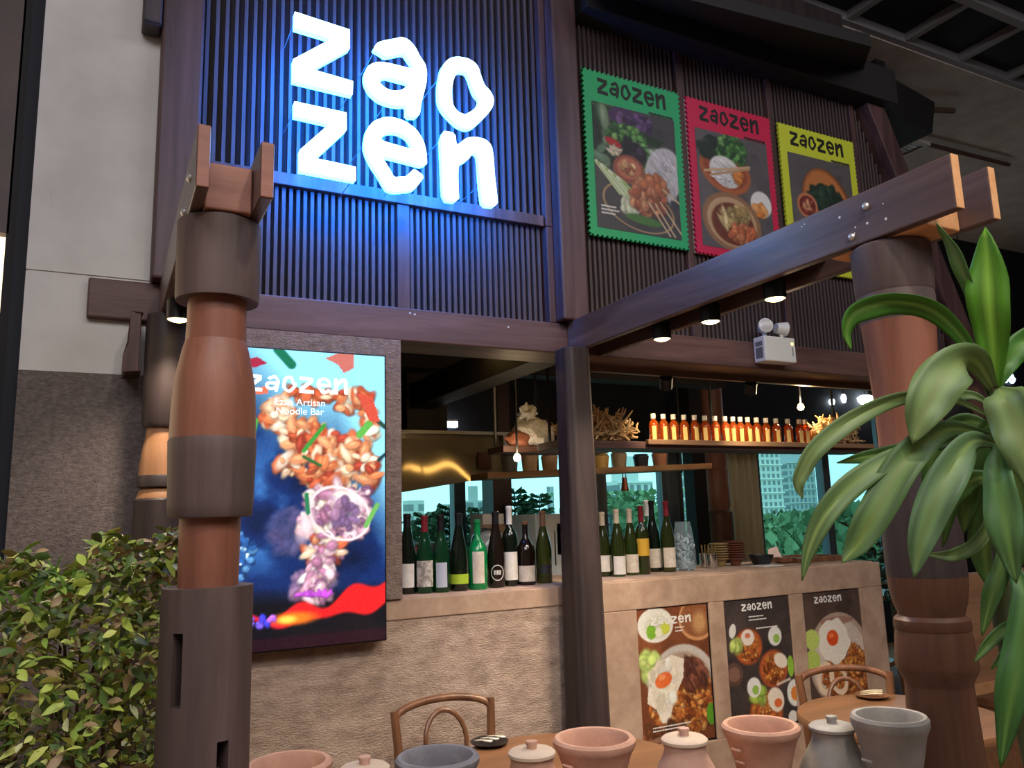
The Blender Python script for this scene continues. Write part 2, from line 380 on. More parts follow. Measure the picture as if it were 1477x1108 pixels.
# slatted screens
slat_me = MB().box(-.0068, .0068, -.011, .011, 0, 1).build('slat', W['slat'], None).data
bpy.data.objects.remove(bpy.data.objects['slat'])
def slat(parent, x, z0, z1, y=2.945):
    off = world_off(parent)
    o = link_mesh('slat', slat_me, parent, (x-off.x, y-off.y, z0-off.z)); o.scale = (1, 1, z1-z0); return o
s1 = empty('slatted_screen', (.65, 2.95, 2.285), 'low slatted timber screen under the sign, beside the turned post', 'screen', 'slatted timber screens')
x = .262
while x < 1.005: slat(s1, x, 2.284, 2.722); x += .0272
MB().box(1.010, 1.062, 2.915, 2.965, 2.284, 2.722).build('stile', W['post_z'], s1, bevel=.003)
s2 = empty('slatted_screen', (1.37, 2.95, 2.285), 'low slatted timber screen under the sign, beside the bar post', 'screen', 'slatted timber screens')
x = 1.078
while x < 1.685: slat(s2, x, 2.284, 2.722); x += .0272
MB().box(1.700, 1.732, 2.90, 2.965, 2.284, 2.722).build('stile', W['post_z'], s2, bevel=.003)
s3 = empty('slatted_screen', (.95, 2.95, 2.722), 'tall slatted timber screen behind the glowing sign letters', 'screen', 'slatted timber screens')
MB().box(.25, 1.69, 2.905, 2.965, 2.722, 2.772).build('bottom_rail', W['post_z'], s3, bevel=.003)
MB().box(1.700, 1.732, 2.90, 2.965, 2.724, 4.3).build('stile', W['post_z'], s3, bevel=.003)
x = .268
while x < 1.685: slat(s3, x, 2.772, 4.30); x += .0345
s4 = empty('slatted_screen', (3.2, 2.95, 2.285), 'wide slatted timber screen behind the three stamp-edged posters', 'screen', 'slatted timber screens')
x = 1.892
while x < 4.52:
    zt = 3.80 if x < 3.86 else min(3.80, 3.89-(x-3.83)/.4333)
    if zt > 2.4 and all(abs(x-q) > .03 for q in (2.535, 3.165, 3.83)): slat(s4, x, 2.284, zt)
    x += .0272
for q in (2.535, 3.165, 3.83): MB().box(q-.018, q+.018, 2.92, 2.965, 2.284, 3.80).build('stile', W['post_z'], s4, bevel=.003)
# eaves over the right half
ev = empty('eave_board', (2.9, 2.7, 3.8), 'dark eave board hanging over the slatted wall', 'eave')
MB().box(1.907, 4.10, 2.80, 2.97, 3.801, 4.02).build('fascia', W['dark'], ev, bevel=.006)
_a = at_y(990, 0, 2.5); _b = at_y(1256, 62, 2.5)
MB().hexa([(1.908, 2.5, _a.z-.02), (_b.x, 2.5, _b.z-.02), (4.0, 2.97, 4.022), (1.908, 2.97, 4.022), (1.908, 2.5, _a.z+.05), (_b.x, 2.5, _b.z+.05), (4.0, 2.97, 4.10), (1.908, 2.97, 4.10)]).build('soffit', W['dark'], ev)
_q = [at_y(px, py, 3.55) for px, py in ((1262, 108), (1340, 152), (1336, 196), (1275, 168))]
rb = MB().prism([[(p.x, p.z) for p in _q]], 3.5, 3.9).build('roof_beam', W['dark'], None, loc=(_q[3].x, 3.7, _q[3].z)); tag(rb, 'dark roof beam end behind the leaning corner post', 'beam')
MB().box(_q[0].x+.1, _q[0].x+.2, 3.6, 3.7, _q[0].z-.15, 4.8).build('hanger_rod', W['dark'], None); bpy.data.objects['hanger_rod'].parent = rb; bpy.data.objects['hanger_rod'].matrix_parent_inverse = Matrix.Translation(-rb.location)

# ---------------------------------------------------------------- pergola planks
def plank(label, x0, x1, y0, y1, z0, z1, bolts=(), specks=(), group=None):
    e = empty('pergola_plank', ((x0+x1)/2, (y0+y1)/2, z0), label, 'beam', group)
    MB().box(x0, x1, y0+.002, y1, z0, z1).build('timber', W['beam_y'], e, bevel=.004)
    MB().box(x0+.001, x1-.001, y0, y0+.004, z0+.001, z1-.001).build('end_grain', W['end_grain'] if x0 > 1 else W['block'], e, bevel=.002)
    for y, z in bolts:
        MB().lathe([(.010, -.001), (.0105, .003), (.008, .007), (.004, .009), (0, .0095)], (x0, y, z), 14, (-1, 0, 0)).build('bolt', W['bolt'], e, smooth=True)
    for y, z, r in specks:
        MB().lathe([(0, .0008), (r, .0008), (r*.8, .0016), (0, .0018)], (x0, y, z), 7, (-1, 0, 0)).build('paint_fleck', W['white'], e)
    return e
plank('bolted pergola plank with orange sawn end, on the plant side post', 1.783, 1.813, 1.100, 2.895, 2.147, 2.287,
      [(1.347, 2.242), (1.400, 2.174)], [(1.433, 2.242, .004), (1.386, 2.197, .003), (1.348, 2.195, .004), (1.292, 2.187, .004), (1.295, 2.23, .002), (1.565, 2.262, .002), (1.555, 2.266, .002), (1.39, 2.182, .002)])
plank('parallel pergola plank with orange sawn end, hidden behind the bolted one', 1.945, 1.972, 1.110, 2.895, 2.147, 2.287)
plank('pergola plank with two white bolts, running back beside the white column', .140, .167, 1.670, 2.895, 2.147, 2.288, [(1.80, 2.218), (1.93, 2.185)])
plank('pergola plank on the sign side of the turned post', .270, .299, 1.675, 2.895, 2.147, 2.276)
o = MB().box(.168, .269, 1.775, 2.03, 2.144, 2.252).build('spacer_block', W['block'], None, bevel=.004, loc=(.218, 1.9, 2.144)); tag(o, 'pinkish timber block wedged between two planks over the turned post', 'block')
o = MB().box(1.814, 1.944, 1.20, 1.50, 2.144, 2.205).build('spacer_block', W['end_grain'], None, bevel=.004, loc=(1.88, 1.35, 2.144)); tag(o, 'light timber block between the planks above the tapered post', 'block')
# downlights between the planks
lamp_on = emit('warm_lamp_face', (255, 214, 140), 14)
def downlight(label, p, top, energy, aim=.12):
    e = empty('downlight', (p[0], p[1], p[2]), label, 'lamp', 'pergola downlights')
    MB().lathe([(.031, .004), (.033, -.002), (.036, 0), (.036, .062), (0, .062)], p, 20).build('can', W['black'], e, smooth=True)
    MB().lathe([(0, -.009), (.016, -.007), (.026, -.003), (.031, .002)], p, 20).build('lamp_face', lamp_on, e, smooth=True)
    if top > p[2]+.062: MB().box(p[0]-.012, p[0]+.012, p[1]-.012, p[1]+.012, p[2]+.06, top).build('bracket', W['black'], e)
    lamp('downlight_beam', 'SPOT', (p[0], p[1], p[2]-.02), energy, (1.0, .84, .64), (p[0], p[1]+aim, 0), spot_size=math.radians(120), spot_blend=.8, shadow_soft_size=.03)
for i, (px, py, lb) in enumerate(((1118, 431, 'warm downlight under the bolted planks, close to the tapered post'), (1025, 464, 'warm downlight under the bolted planks, middle one of three'), (955, 489, 'warm downlight under the bolted planks, next to the bar wall'))):
    d = CR*((px-738.5)/F_PX)+CU*(-(py-554)/F_PX)+CF; p = EYE+d*(1.879/d.x)
    downlight(lb, (p.x, p.y, p.z), 2.20, 24)
MB().box(1.8135, 1.9445, 1.62, 2.895, 2.205, 2.225).build('lamp_channel', W['dark'], None); tag(bpy.data.objects['lamp_channel'], 'dark board between the bolted planks carrying the downlights', 'board')
d = CR*((257-738.5)/F_PX)+CU*(-(461-554)/F_PX)+CF; p = EYE+d*(2.6/d.y)
downlight('warm downlight hidden half behind the turned post', (p.x, p.y, p.z), 2.20, 14)
MB().box(.1675, .2695, 2.30, 2.895, 2.20, 2.22).build('lamp_channel', W['dark'], None, loc=(.218, 2.6, 2.20)); tag(bpy.data.objects['lamp_channel.001'], 'dark board between planks beside the white column', 'board')

# ---------------------------------------------------------------- turned posts
def turned_post(name, label, x, y, parts):
    e = empty(name, (x, y, 0), label, 'post')
    for nm, mat, prof, seg in parts:
        MB().lathe(prof, (x, y, 0), seg).build(nm, W[mat], e, smooth=True)
    return e
def cyl_slot(parent, x, y, r, z0, z1, slots, mat, name, seg=72):
    """cylinder wall with real mortise pockets; slots: (a0,a1,za,zb) in steps / metres"""
    zs = sorted({z0, z1, *[s[2] for s in slots], *[s[3] for s in slots]}); m = MB()
    rows = [[len(m.v)+k for k in range(seg)] for _ in range(1)]
    idx = {}
    for i, z in enumerate(zs):
        for k in range(seg):
            a = 2*PI*k/seg; idx[i, k] = len(m.v); m.v.append((x+r*math.cos(a), y+r*math.sin(a), z))
    for i in range(len(zs)-1):
        for k in range(seg):
            k2 = (k+1) % seg; zm = (zs[i]+zs[i+1])/2
            if any(a0 <= k < a1 and za < zm < zb for a0, a1, za, zb in slots): continue
            m.f.append((idx[i, k], idx[i, k2], idx[i+1, k2], idx[i+1, k]))
    m.f.append(tuple(idx[len(zs)-1, k] for k in range(seg)))
    for a0, a1, za, zb in slots:
        am = 2*PI*((a0+a1)/2)/seg; dv = Vector((-math.cos(am), -math.sin(am), 0))*.05
        def pt(k, z, inn): 
            a = 2*PI*k/seg; q = Vector((x+r*math.cos(a), y+r*math.sin(a), z)); return q+dv if inn else q
        for k in range(a0, a1):
            m.add([pt(k, za, 1), pt(k+1, za, 1), pt(k+1, zb, 1), pt(k, zb, 1)], [(0, 1, 2, 3)])
            m.add([pt(k, za, 0), pt(k+1, za, 0), pt(k+1, za, 1), pt(k, za, 1)], [(0, 1, 2, 3)])
            m.add([pt(k, zb, 0), pt(k, zb, 1), pt(k+1, zb, 1), pt(k+1, zb, 0)], [(0, 1, 2, 3)])
        m.add([pt(a0, za, 0), pt(a0, za, 1), pt(a0, zb, 1), pt(a0, zb, 0)], [(0, 1, 2, 3)])
        m.add([pt(a1, za, 0), pt(a1, zb, 0), pt(a1, zb, 1), pt(a1, za, 1)], [(0, 1, 2, 3)])
    return m.build(name, mat, parent, smooth=True)
tp = turned_post('turned_post', 'turned reddish timber post with grey bands, beside the hedge', .213, 1.87, [
    ('capital', 'post_band', [(0, 2.143), (.088, 2.143), (.0925, 2.138), (.0915, 1.968), (.0895, 1.955), (.064, 1.958)], 40),
    ('neck', 'post_red', [(.0635, 1.965), (.0645, 1.90), (.066, 1.858)], 40),
    ('vase_turning', 'post_red', [(.066, 1.861), (.0675, 1.857), (.072, 1.84), (.082, 1.79), (.0875, 1.757), (.0905, 1.70), (.0915, 1.640), (.086, 1.638)], 40),
    ('collar', 'post_band', [(.0905, 1.642), (.0935, 1.634), (.0925, 1.60), (.0895, 1.50), (.0875, 1.474), (.084, 1.468), (.060, 1.468)], 40),
    ('lower_neck', 'post_red', [(.064, 1.472), (.0630, 1.40), (.0625, 1.32)], 40)])
cyl_slot(tp, .213, 1.87, .0935, 0, 1.322, [(44, 47, 1.09, 1.235), (56, 59, .96, 1.02)], W['post_band'], 'foot')
turned_post('tapered_post', 'tapered brown post under bolted planks behind the broad-leaved plant', 1.877, 1.36, [
    ('capital', 'post_band', [(0, 2.143), (.094, 2.143), (.101, 2.135), (.0985, 2.012), (.0955, 2.006)], 36),
    ('grey_band', 'post_band', [(.0955, 2.010), (.0975, 1.99), (.0945, 1.945), (.093, 1.93)], 36),
    ('taper', 'post_red', [(.093, 1.932), (.090, 1.90), (.083, 1.79), (.079, 1.70), (.0785, 1.62), (.080, 1.60)], 36),
    ('dark_band', 'post_dark', [(.080, 1.602), (.082, 1.55), (.090, 1.45), (.0945, 1.40), (.0935, 1.27)], 36),
    ('bulge', 'post_choc', [(.0935, 1.272), (.092, 1.245), (.086, 1.207), (.077, 1.180), (.0765, 1.172)], 36),
    ('ring', 'post_choc', [(.0765, 1.175), (.088, 1.165), (.089, 1.145), (.086, 1.138)], 36),
    ('drum', 'post_choc', [(.086, 1.140), (.0895, 1.12), (.0945, 1.06), (.0935, 1.045), (.078, 1.015), (.0775, 1.005)], 36),
    ('foot', 'post_choc', [(.0775, 1.008), (.080, .95), (.086, .82), (.095, .55), (.10, .2), (.10, 0)], 36)])
turned_post('rear_turned_post', 'dark turned post with orange waists, between hedge and white column', .165, 2.80, [
    ('shaft', 'post_dark', [(0, 2.144), (.062, 2.144), (.066, 2.10), (.0655, 1.78), (.060, 1.768), (.048, 1.768)], 32),
    ('orange_waist', 'post_orange', [(.050, 1.770), (.052, 1.735), (.060, 1.70), (.066, 1.65), (.0685, 1.612)], 32),
    ('ring', 'post_dark', [(.0685, 1.614), (.0715, 1.608), (.0705, 1.578), (.052, 1.572)], 32),
    ('orange_ring', 'post_orange', [(.053, 1.575), (.064, 1.565), (.0715, 1.545), (.072, 1.538)], 32),
    ('foot', 'post_dark', [(.072, 1.541), (.078, 1.535), (.0775, 1.40), (.08, 1.0), (.08, 0)], 32)])

# ================================================================ SIGN, POSTERS, SCREEN
GZ = { # outlines traced on the wall, in the wall's own plane
 'z': [[(88, 58), (362, 148), (362, 240), (172, 345), (378, 405), (376, 470), (80, 398), (80, 295), (278, 190), (88, 132)]],
 'a': [[(482, 238), (500, 212), (540, 200), (590, 192), (620, 184), (655, 196), (690, 235), (715, 285), (740, 320), (748, 360), (744, 420), (730, 470), (718, 520), (710, 580), (647, 576), (650, 520), (610, 523), (560, 515), (510, 495), (465, 455), (442, 410), (438, 370), (448, 335), (475, 315), (510, 308), (560, 315), (620, 330), (685, 346), (680, 320), (660, 290), (637, 258), (590, 268), (545, 278), (515, 255)],
       [(510, 400), (520, 385), (550, 378), (600, 392), (662, 408), (650, 430), (620, 450), (580, 454), (545, 442), (518, 420)]],
 'o': [[(818, 360), (830, 320), (860, 290), (900, 282), (950, 290), (985, 310), (1005, 335), (1018, 380), (1035, 425), (1065, 455), (1082, 490), (1078, 530), (1050, 570), (1015, 605), (985, 632), (950, 640), (910, 625), (870, 590), (830, 545), (810, 500), (808, 430)],
       [(880, 395), (895, 362), (920, 348), (950, 355), (965, 385), (975, 420), (990, 460), (1016, 490), (1005, 525), (970, 555), (938, 572), (905, 560), (880, 530), (872, 490), (872, 440)]],
 'Z': [[(86, 506), (346, 562), (346, 648), (192, 790), (392, 833), (393, 900), (113, 848), (113, 748), (265, 615), (86, 574)]],
 'e': [[(440, 690), (450, 640), (480, 605), (530, 585), (580, 585), (640, 605), (695, 645), (730, 700), (745, 760), (748, 830), (630, 798), (517, 770), (540, 810), (565, 850), (583, 885), (620, 882), (640, 882), (660, 865), (683, 842), (735, 880), (710, 915), (685, 945), (640, 950), (590, 954), (555, 945), (535, 915), (510, 870), (475, 820), (450, 770), (438, 730)],
       [(515, 700), (530, 670), (560, 655), (600, 655), (645, 675), (670, 705), (680, 747), (600, 725)]],
 'n': [[(819, 651), (888, 663), (895, 725), (915, 712), (945, 688), (990, 682), (1040, 695), (1070, 725), (1080, 780), (1085, 870), (1095, 950), (1102, 1028), (1032, 1022), (1020, 940), (1015, 870), (1008, 770), (990, 755), (975, 765), (955, 795), (930, 808), (905, 820), (903, 880), (905, 940), (908, 1004), (835, 995), (828, 850)]],
}
SIGN_Y = 2.70
glyph = {}
for k, loops in GZ.items():
    glyph[k] = [[(lambda p: (p.x, p.z))(at_y(400+x/3.462, y/3.462, SIGN_Y)) for x, y in lp] for lp in loops]
def rounded(lp, n=1):
    for _ in range(n):
        q = []
        for i in range(len(lp)):
            a = lp[i]; b = lp[(i+1) % len(lp)]
            q += [(a[0]*.8+b[0]*.2, a[1]*.8+b[1]*.2), (a[0]*.2+b[0]*.8, a[1]*.2+b[1]*.8)]
        lp = q
    return lp
sign = empty('illuminated_sign', (1.0, 2.80, 2.77), 'large glowing white two-line letter sign on the slatted wall', 'sign')
face_m = emit('sign_letter_face', (160, 210, 255), 9.0)
halo_m = emit('sign_blue_back_light', (24, 116, 255), 62.0)  # strong blue back glow also imitates camera glare around the letters
can_m = emit('sign_translucent_edge', (80, 180, 255), 7.0)
stud_m = W['grey']
for k in 'zaoZen':
    lps = glyph[k] if k in 'zZ' else [rounded(l) for l in glyph[k]]
    le = MB().prism(lps, SIGN_Y, SIGN_Y+.006).build('letter', face_m, sign)
    MB().prism(lps, SIGN_Y+.0065, SIGN_Y+.03).build('letter_edge', can_m, le)
    MB().prism(lps, SIGN_Y+.0305, SIGN_Y+.036).build('back_light', halo_m, le)
    xs = [p[0] for p in lps[0]]; zs_ = [p[1] for p in lps[0]]
    t0 = lps[0][0]; t1 = lps[0][len(lps[0])//2]
    cxm = sum(xs)/len(xs); czm = sum(zs_)/len(zs_)
    for t in (t0, t1):
        MB().tube([(t[0]*.93+cxm*.07, SIGN_Y+.03, t[1]*.93+czm*.07), (t[0]*.93+cxm*.07, 2.933, t[1]*.93+czm*.07)], .002, 6).build('mounting_stud', stud_m, le)

# upright word in the same hand-drawn letters
def norm_glyph(k):
    g = glyph[k]; xs = [p[0] for p in g[0]]; zs_ = [p[1] for p in g[0]]
    x0, x1, z0, z1 = min(xs), max(xs), min(zs_), max(zs_); h = z1-z0
    return [[((x-x0)/h, (z-z0)/h) for x, z in (lp if k in 'zZ' else rounded(lp))] for lp in g], (x1-x0)/h
def word_mesh(mb, word, x0, z0, width, y, depth, height=None, gap=.14, thin=1.0):
    gl = []; tot = 0
    for ch in word:
        g, w = norm_glyph(ch); gl.append((g, w, tot)); tot += w+gap
    tot -= gap; s = width/tot; sz = height or s
    for g, w, off in gl:
        mb.prism([[(x0+(off+x)*s, z0+z*sz) for x, z in lp] for lp in g], y, y+depth)
    return mb

class Art:
    """flat print: colours on a fine grid, x right 0..1, y down 0..h"""
    def __init__(s, w, h, nx, bg):
        s.w = w; s.hm = h; s.nx = nx; s.ny = int(nx*h/w); s.h = h/w
        s.X, s.Y = np.meshgrid(np.linspace(0, 1, s.nx), np.linspace(0, s.h, s.ny)); s.c = np.zeros((s.ny, s.nx, 3)); s.c[:] = np.array(bg)/255.
        s.rng = np.random.default_rng(7)
    def put(s, m, c):
        m = np.clip(m, 0, 1)[..., None]; s.c = s.c*(1-m)+np.array(c)/255.*m
    def ell(s, cx, cy, rx, ry, c, rot=0, soft=.12, al=1.0):
        ca, sa = math.cos(rot), math.sin(rot); dx = s.X-cx; dy = s.Y-cy
        R = max(rx, ry)*1.3; j0, j1 = np.searchsorted(s.X[0], [cx-R, cx+R]); i0, i1 = np.searchsorted(s.Y[:, 0], [cy-R, cy+R])
        if i1 <= i0 or j1 <= j0: return
        sl_ = (slice(i0, i1), slice(j0, j1)); dx = dx[sl_]; dy = dy[sl_]
        d = np.sqrt(((dx*ca+dy*sa)/rx)**2+((-dx*sa+dy*ca)/ry)**2)
        m = np.clip((1-d)/soft+.5, 0, 1)[..., None]*al
        s.c[sl_] = s.c[sl_]*(1-m)+np.array(c)/255.*m
    def ring(s, cx, cy, rx, ry, wd, c, rot=0):
        ca, sa = math.cos(rot), math.sin(rot); dx = s.X-cx; dy = s.Y-cy
        d = np.sqrt(((dx*ca+dy*sa)/rx)**2+((-dx*sa+dy*ca)/ry)**2); s.put(np.clip((wd-np.abs(d-1))/.04+.5, 0, 1), c)
    def line(s, x0, y0, x1, y1, wd, c, al=1):
        dx, dy = x1-x0, y1-y0; t = np.clip(((s.X-x0)*dx+(s.Y-y0)*dy)/(dx*dx+dy*dy+1e-9), 0, 1)
        d = np.hypot(s.X-x0-t*dx, s.Y-y0-t*dy); s.put(np.clip((wd-d)/.008+.5, 0, 1)*al, c)
    def poly(s, pts, c):
        ins = np.zeros(s.X.shape, bool); n = len(pts)
        for i in range(n):
            (xa, ya), (xb, yb) = pts[i], pts[(i+1) % n]
            if ya == yb: continue
            ins ^= ((s.Y < ya) != (s.Y < yb)) & (s.X < (xb-xa)*(s.Y-ya)/(yb-ya)+xa)
        s.put(ins*1.0, c)
    def spat(s, n, cx, cy, rx, ry, pal, r0, r1, el=2.0, rot=None, al=.9, sh=.8):
        for _ in range(n):
            a = s.rng.uniform(0, 2*PI); q = math.sqrt(s.rng.uniform(0, 1)); c = pal[s.rng.integers(len(pal))]; r = s.rng.uniform(r0, r1)
            j = s.rng.uniform(.85, 1.15)
            x_, y_, rl = cx+math.cos(a)*q*rx, cy+math.sin(a)*q*ry, r*s.rng.uniform(1, el); ro = s.rng.uniform(0, PI) if rot is None else rot+s.rng.normal(0, .3)
            if sh: s.ell(x_+r*.15, y_+r*.25, rl*1.12, r*1.15, [v*.45 for v in c], ro, .5, al*.6*sh)
            s.ell(x_, y_, rl, r, [min(255, v*j) for v in c], ro, .5, al)
            if sh: s.ell(x_-r*.2, y_-r*.28, rl*.5, r*.4, [min(255, v*1.3+18) for v in c], ro, .8, al*.55*sh)
    def grain(s, a=.02):
        s.c = np.clip(s.c+s.rng.normal(0, a, (s.ny, s.nx, 1)), 0, 1)
    def mesh(s, name, x0, z1, y, mat, parent):
        """hung facing -Y with its top edge at z1"""
        off = world_off(parent); nx, ny = s.nx, s.ny
        X, Z = np.meshgrid(np.linspace(x0, x0+s.w, nx), np.linspace(z1, z1-s.hm, ny))
        co = np.stack([X-off.x, np.full_like(X, y-off.y), Z-off.z], -1).reshape(-1, 3)
        i = np.arange((ny-1)*(nx-1)); r = i//(nx-1); c_ = i % (nx-1); a = r*nx+c_
        q = np.stack([a+nx, a+nx+1, a+1, a], -1)
        me = bpy.data.meshes.new(name); me.vertices.add(len(co)); me.vertices.foreach_set('co', co.astype(np.float32).ravel())
        me.loops.add(q.size); me.loops.foreach_set('vertex_index', q.ravel().astype(np.int32)); me.polygons.add(len(q)); me.polygons.foreach_set('loop_start', (np.arange(len(q))*4).astype(np.int32))
        me.update(); 
        ca = me.color_attributes.new('Col', 'FLOAT_COLOR', 'POINT')
        c = s.c.reshape(-1, 3); l = np.where(c <= .04045, c/12.92, ((c+.055)/1.055)**2.4)
        ca.data.foreach_set('color', np.concatenate([l, np.ones((len(l), 1))], 1).astype(np.float32).ravel())
        me.materials.append(mat); me.validate()
        o = bpy.data.objects.new(name, me); col.objects.link(o); o.parent = parent; return o
print_m = attr_mat('poster_print', 0, .5)

def stamp_outline(x0, x1, z0, z1, nx, nz, d):
    p = []
    def side(a, b, n, nrm):
        for i in range(n):
            t0 = i/n
            for u, dd in ((.0, 0), (.40, 0), (.50, .8), (.70, 1.0), (.90, .8)):
                t = t0+u/n; p.append((a[0]+(b[0]-a[0])*t+nrm[0]*d*dd, a[1]+(b[1]-a[1])*t+nrm[1]*d*dd))
    side((x0, z0), (x1, z0), nx, (0, 1)); side((x1, z0), (x1, z1), nz, (-1, 0)); side((x1, z1), (x0, z1), nx, (0, -1)); side((x0, z1), (x0, z0), nz, (1, 0))
    return p
def stamp_poster(label, x0, x1, z0, z1, c, art, notch, edge_c):
    e = empty('stamp_poster', ((x0+x1)/2, 2.92, z0), label, 'poster')
    MB().prism([stamp_outline(x0, x1, z0, z1, 22, 32, notch)], 2.905, 2.918).build('board', plain('poster_'+str(c[0]), c, .5, var=.02), e)
    if edge_c: MB().box(x0+.004, x1-.004, 2.9185, 2.928, z0+.004, z1-.004).build('backing_card', plain('card_'+str(c[0]), edge_c, .6), e)
    w = art.w; art.mesh('printed_picture', (x0+x1)/2-w/2, z0+.045+art.hm, 2.9035, print_m, e)
    word_mesh(MB(), 'zaozen', x0+.085, z1-.118, (x1-x0)*.70, 2.9025, .0022, .083).build('lettering', plain('poster_ink', (28, 26, 24), .5), e)
    m = MB()
    for k in range(12): m.box(x1-.20+.0125*k, x1-.20+.0125*k+.009, 2.9030, 2.9048, z1-.160-.003*(k % 3), z1-.148)
    m.build('small_print', plain('poster_small_ink', (44, 40, 36), .5), e)['kind'] = 'stuff'
    return e
GRN = [(46, 92, 44), (70, 122, 56), (96, 150, 74), (34, 70, 40), (120, 164, 92)]
PW, PH = .492, .632
a1 = Art(PW, PH, 150, (72, 68, 70)); H = a1.h
a1.spat(60, .5, .6, .6, .8, [(66, 62, 64), (80, 76, 78), (60, 58, 62)], .05, .12, 2, al=.4, sh=0)
a1.spat(110, .12, .26, .19, .34, [(30, 54, 40), (60, 96, 66), (96, 124, 100), (24, 40, 34), (130, 150, 120)], .03, .06, 3)
a1.ell(.36, .10, .17, .11, (74, 48, 92)); a1.ell(.58, .15, .14, .11, (84, 52, 100)); a1.spat(26, .47, .13, .22, .09, [(58, 34, 72), (108, 74, 122)], .02, .045)
a1.poly([(.55, .2), (.86, .27), (.76, .36), (.6, .32)], (34, 56, 36))
a1.spat(170, .40, .32, .24, .13, GRN, .018, .04, 1.6); a1.spat(100, .62, .52, .13, .17, GRN, .018, .04, 1.6)
a1.spat(50, .46, .46, .13, .09, [(40, 28, 44), (58, 38, 60), (28, 24, 34)], .03, .055)
a1.ell(.83, .62, .23, .30, (206, 200, 198), .35, .1); a1.spat(90, .83, .62, .18, .23, [(222, 216, 214), (190, 184, 184), (208, 204, 204)], .008, .016, 8, .9, sh=.4)
a1.ell(.23, .39, .10, .04, (186, 34, 44), .3); a1.spat(14, .22, .47, .09, .04, [(222, 204, 176)], .014, .022, 4)
a1.ring(.50, 1.02, .42, .23, .03, (176, 142, 102), .2)
a1.ell(.40, .64, .19, .15, (150, 84, 66)); a1.ell(.40, .63, .145, .11, (196, 112, 84)); a1.spat(20, .39, .63, .08, .06, [(216, 158, 112), (170, 90, 60), (230, 180, 130)], .018, .035)
for i in range(11): a1.line(.02+.03*i, .62+.016*i, .28+.035*i, .90+.012*i, .020, [(206, 216, 176), (164, 190, 122), (226, 230, 206)][i % 3])
a1.spat(20, .37, 1.0, .12, .08, [(226, 228, 200), (206, 212, 176)], .03, .05, 1.4)
a1.spat(130, .62, .90, .20, .18, [(176, 96, 66), (196, 120, 84), (152, 76, 54), (208, 142, 100)], .02, .05, 1.6); a1.spat(40, .68, .77, .12, .10, [(186, 104, 66), (206, 128, 84)], .03, .05)
a1.ell(.55, 1.14, .22, .045, (74, 120, 56), .1)
for (p, q) in (((.70, .95), (.92, 1.26)), ((.76, .92), (1.0, 1.22)), ((.62, .95), (.86, 1.26)), ((.80, .78), (1.0, .90))): a1.line(*p, *q, .009, (214, 186, 146))
for i, wd in enumerate((.20, .24, .18)): a1.line(.06, 1.06+.035*i, .06+wd*.8, 1.06+.035*i, .008, (226, 224, 220))
a1.grain(); a1.c *= .95
stamp_poster('green stamp-edged poster of herbs, noodles and skewers', 1.930, 2.514, 2.716, 3.556, (38, 168, 104), a1, .010, None)
a2 = Art(PW, PH, 130, (92, 86, 88)); a2.spat(60, .5, .6, .6, .8, [(86, 80, 82), (102, 96, 96), (80, 76, 80)], .05, .12, 2, al=.4, sh=0)
a2.ell(.38, .42, .35, .25, (176, 96, 56), .2); a2.ell(.38, .41, .30, .20, (150, 70, 44), .2)
a2.spat(30, .22, .20, .16, .10, [(40, 58, 42), (30, 42, 36)], .03, .06); a2.spat(130, .48, .17, .19, .16, GRN, .018, .04, 1.8)
a2.ell(.38, .43, .22, .17, (226, 220, 216), .3); a2.spat(60, .38, .43, .18, .13, [(236, 230, 226), (206, 200, 198)], .008, .014, 7, .4)
a2.spat(10, .56, .46, .04, .04, [(226, 134, 62)], .03, .04); a2.line(.10, .46, .72, .32, .014, (206, 170, 128)); a2.line(.16, .50, .72, .34, .012, (186, 146, 106))
a2.ell(.85, .72, .15, .15, (232, 228, 222)); a2.spat(16, .83, .78, .06, .06, [(234, 130, 54), (244, 160, 90)], .02, .04)
a2.ell(.42, .98, .40, .32, (150, 108, 76), .15, .06); a2.ell(.42, .98, .34, .27, (196, 160, 122), .15, .06); a2.ell(.43, 1.0, .29, .23, (112, 52, 34), .15, .1)
a2.spat(34, .52, .90, .15, .10, [(196, 168, 112), (172, 146, 92), (150, 122, 76)], .03, .05, 1.3); a2.spat(12, .33, .98, .05, .10, [(224, 196, 142), (206, 172, 112)], .018, .03, 5, 1.2); a2.spat(60, .56, 1.10, .17, .10, [(186, 96, 58), (206, 126, 84)], .02, .04)
a2.grain()
stamp_poster('crimson stamp-edged poster of rice bowl, egg and soup', 2.556, 3.138, 2.712, 3.553, (206, 26, 74), a2, .008, (214, 208, 206))
a3 = Art(PW, PH, 130, (90, 84, 84)); a3.spat(60, .5, .6, .6, .8, [(84, 78, 80), (100, 94, 94), (78, 74, 76)], .05, .12, 2, al=.4, sh=0)
a3.ell(.58, .62, .40, .52, (124, 66, 36), -.35, .05); a3.ell(.57, .60, .36, .48, (190, 118, 64), -.35, .12)
a3.spat(90, .54, .48, .25, .14, [(40, 62, 46), (54, 82, 58), (26, 44, 36)], .03, .06)
a3.ell(.24, .60, .16, .15, (196, 120, 84)); a3.ell(.24, .60, .125, .115, (112, 40, 34)); a3.spat(16, .24, .60, .09, .08, [(150, 56, 44), (206, 142, 104)], .015, .03)
a3.spat(90, .55, .92, .26, .16, [(226, 204, 166), (206, 176, 132), (236, 222, 190)], .012, .02, 5); a3.spat(24, .72, .86, .12, .10, GRN, .02, .04)
a3.spat(16, .15, .95, .08, .1, [(196, 150, 110)], .01, .015, 6)
a3.grain()
stamp_poster('lime yellow stamp-edged poster of noodles on a wooden plate', 3.196, 3.793, 2.705, 3.545, (206, 214, 54), a3, .005, None)

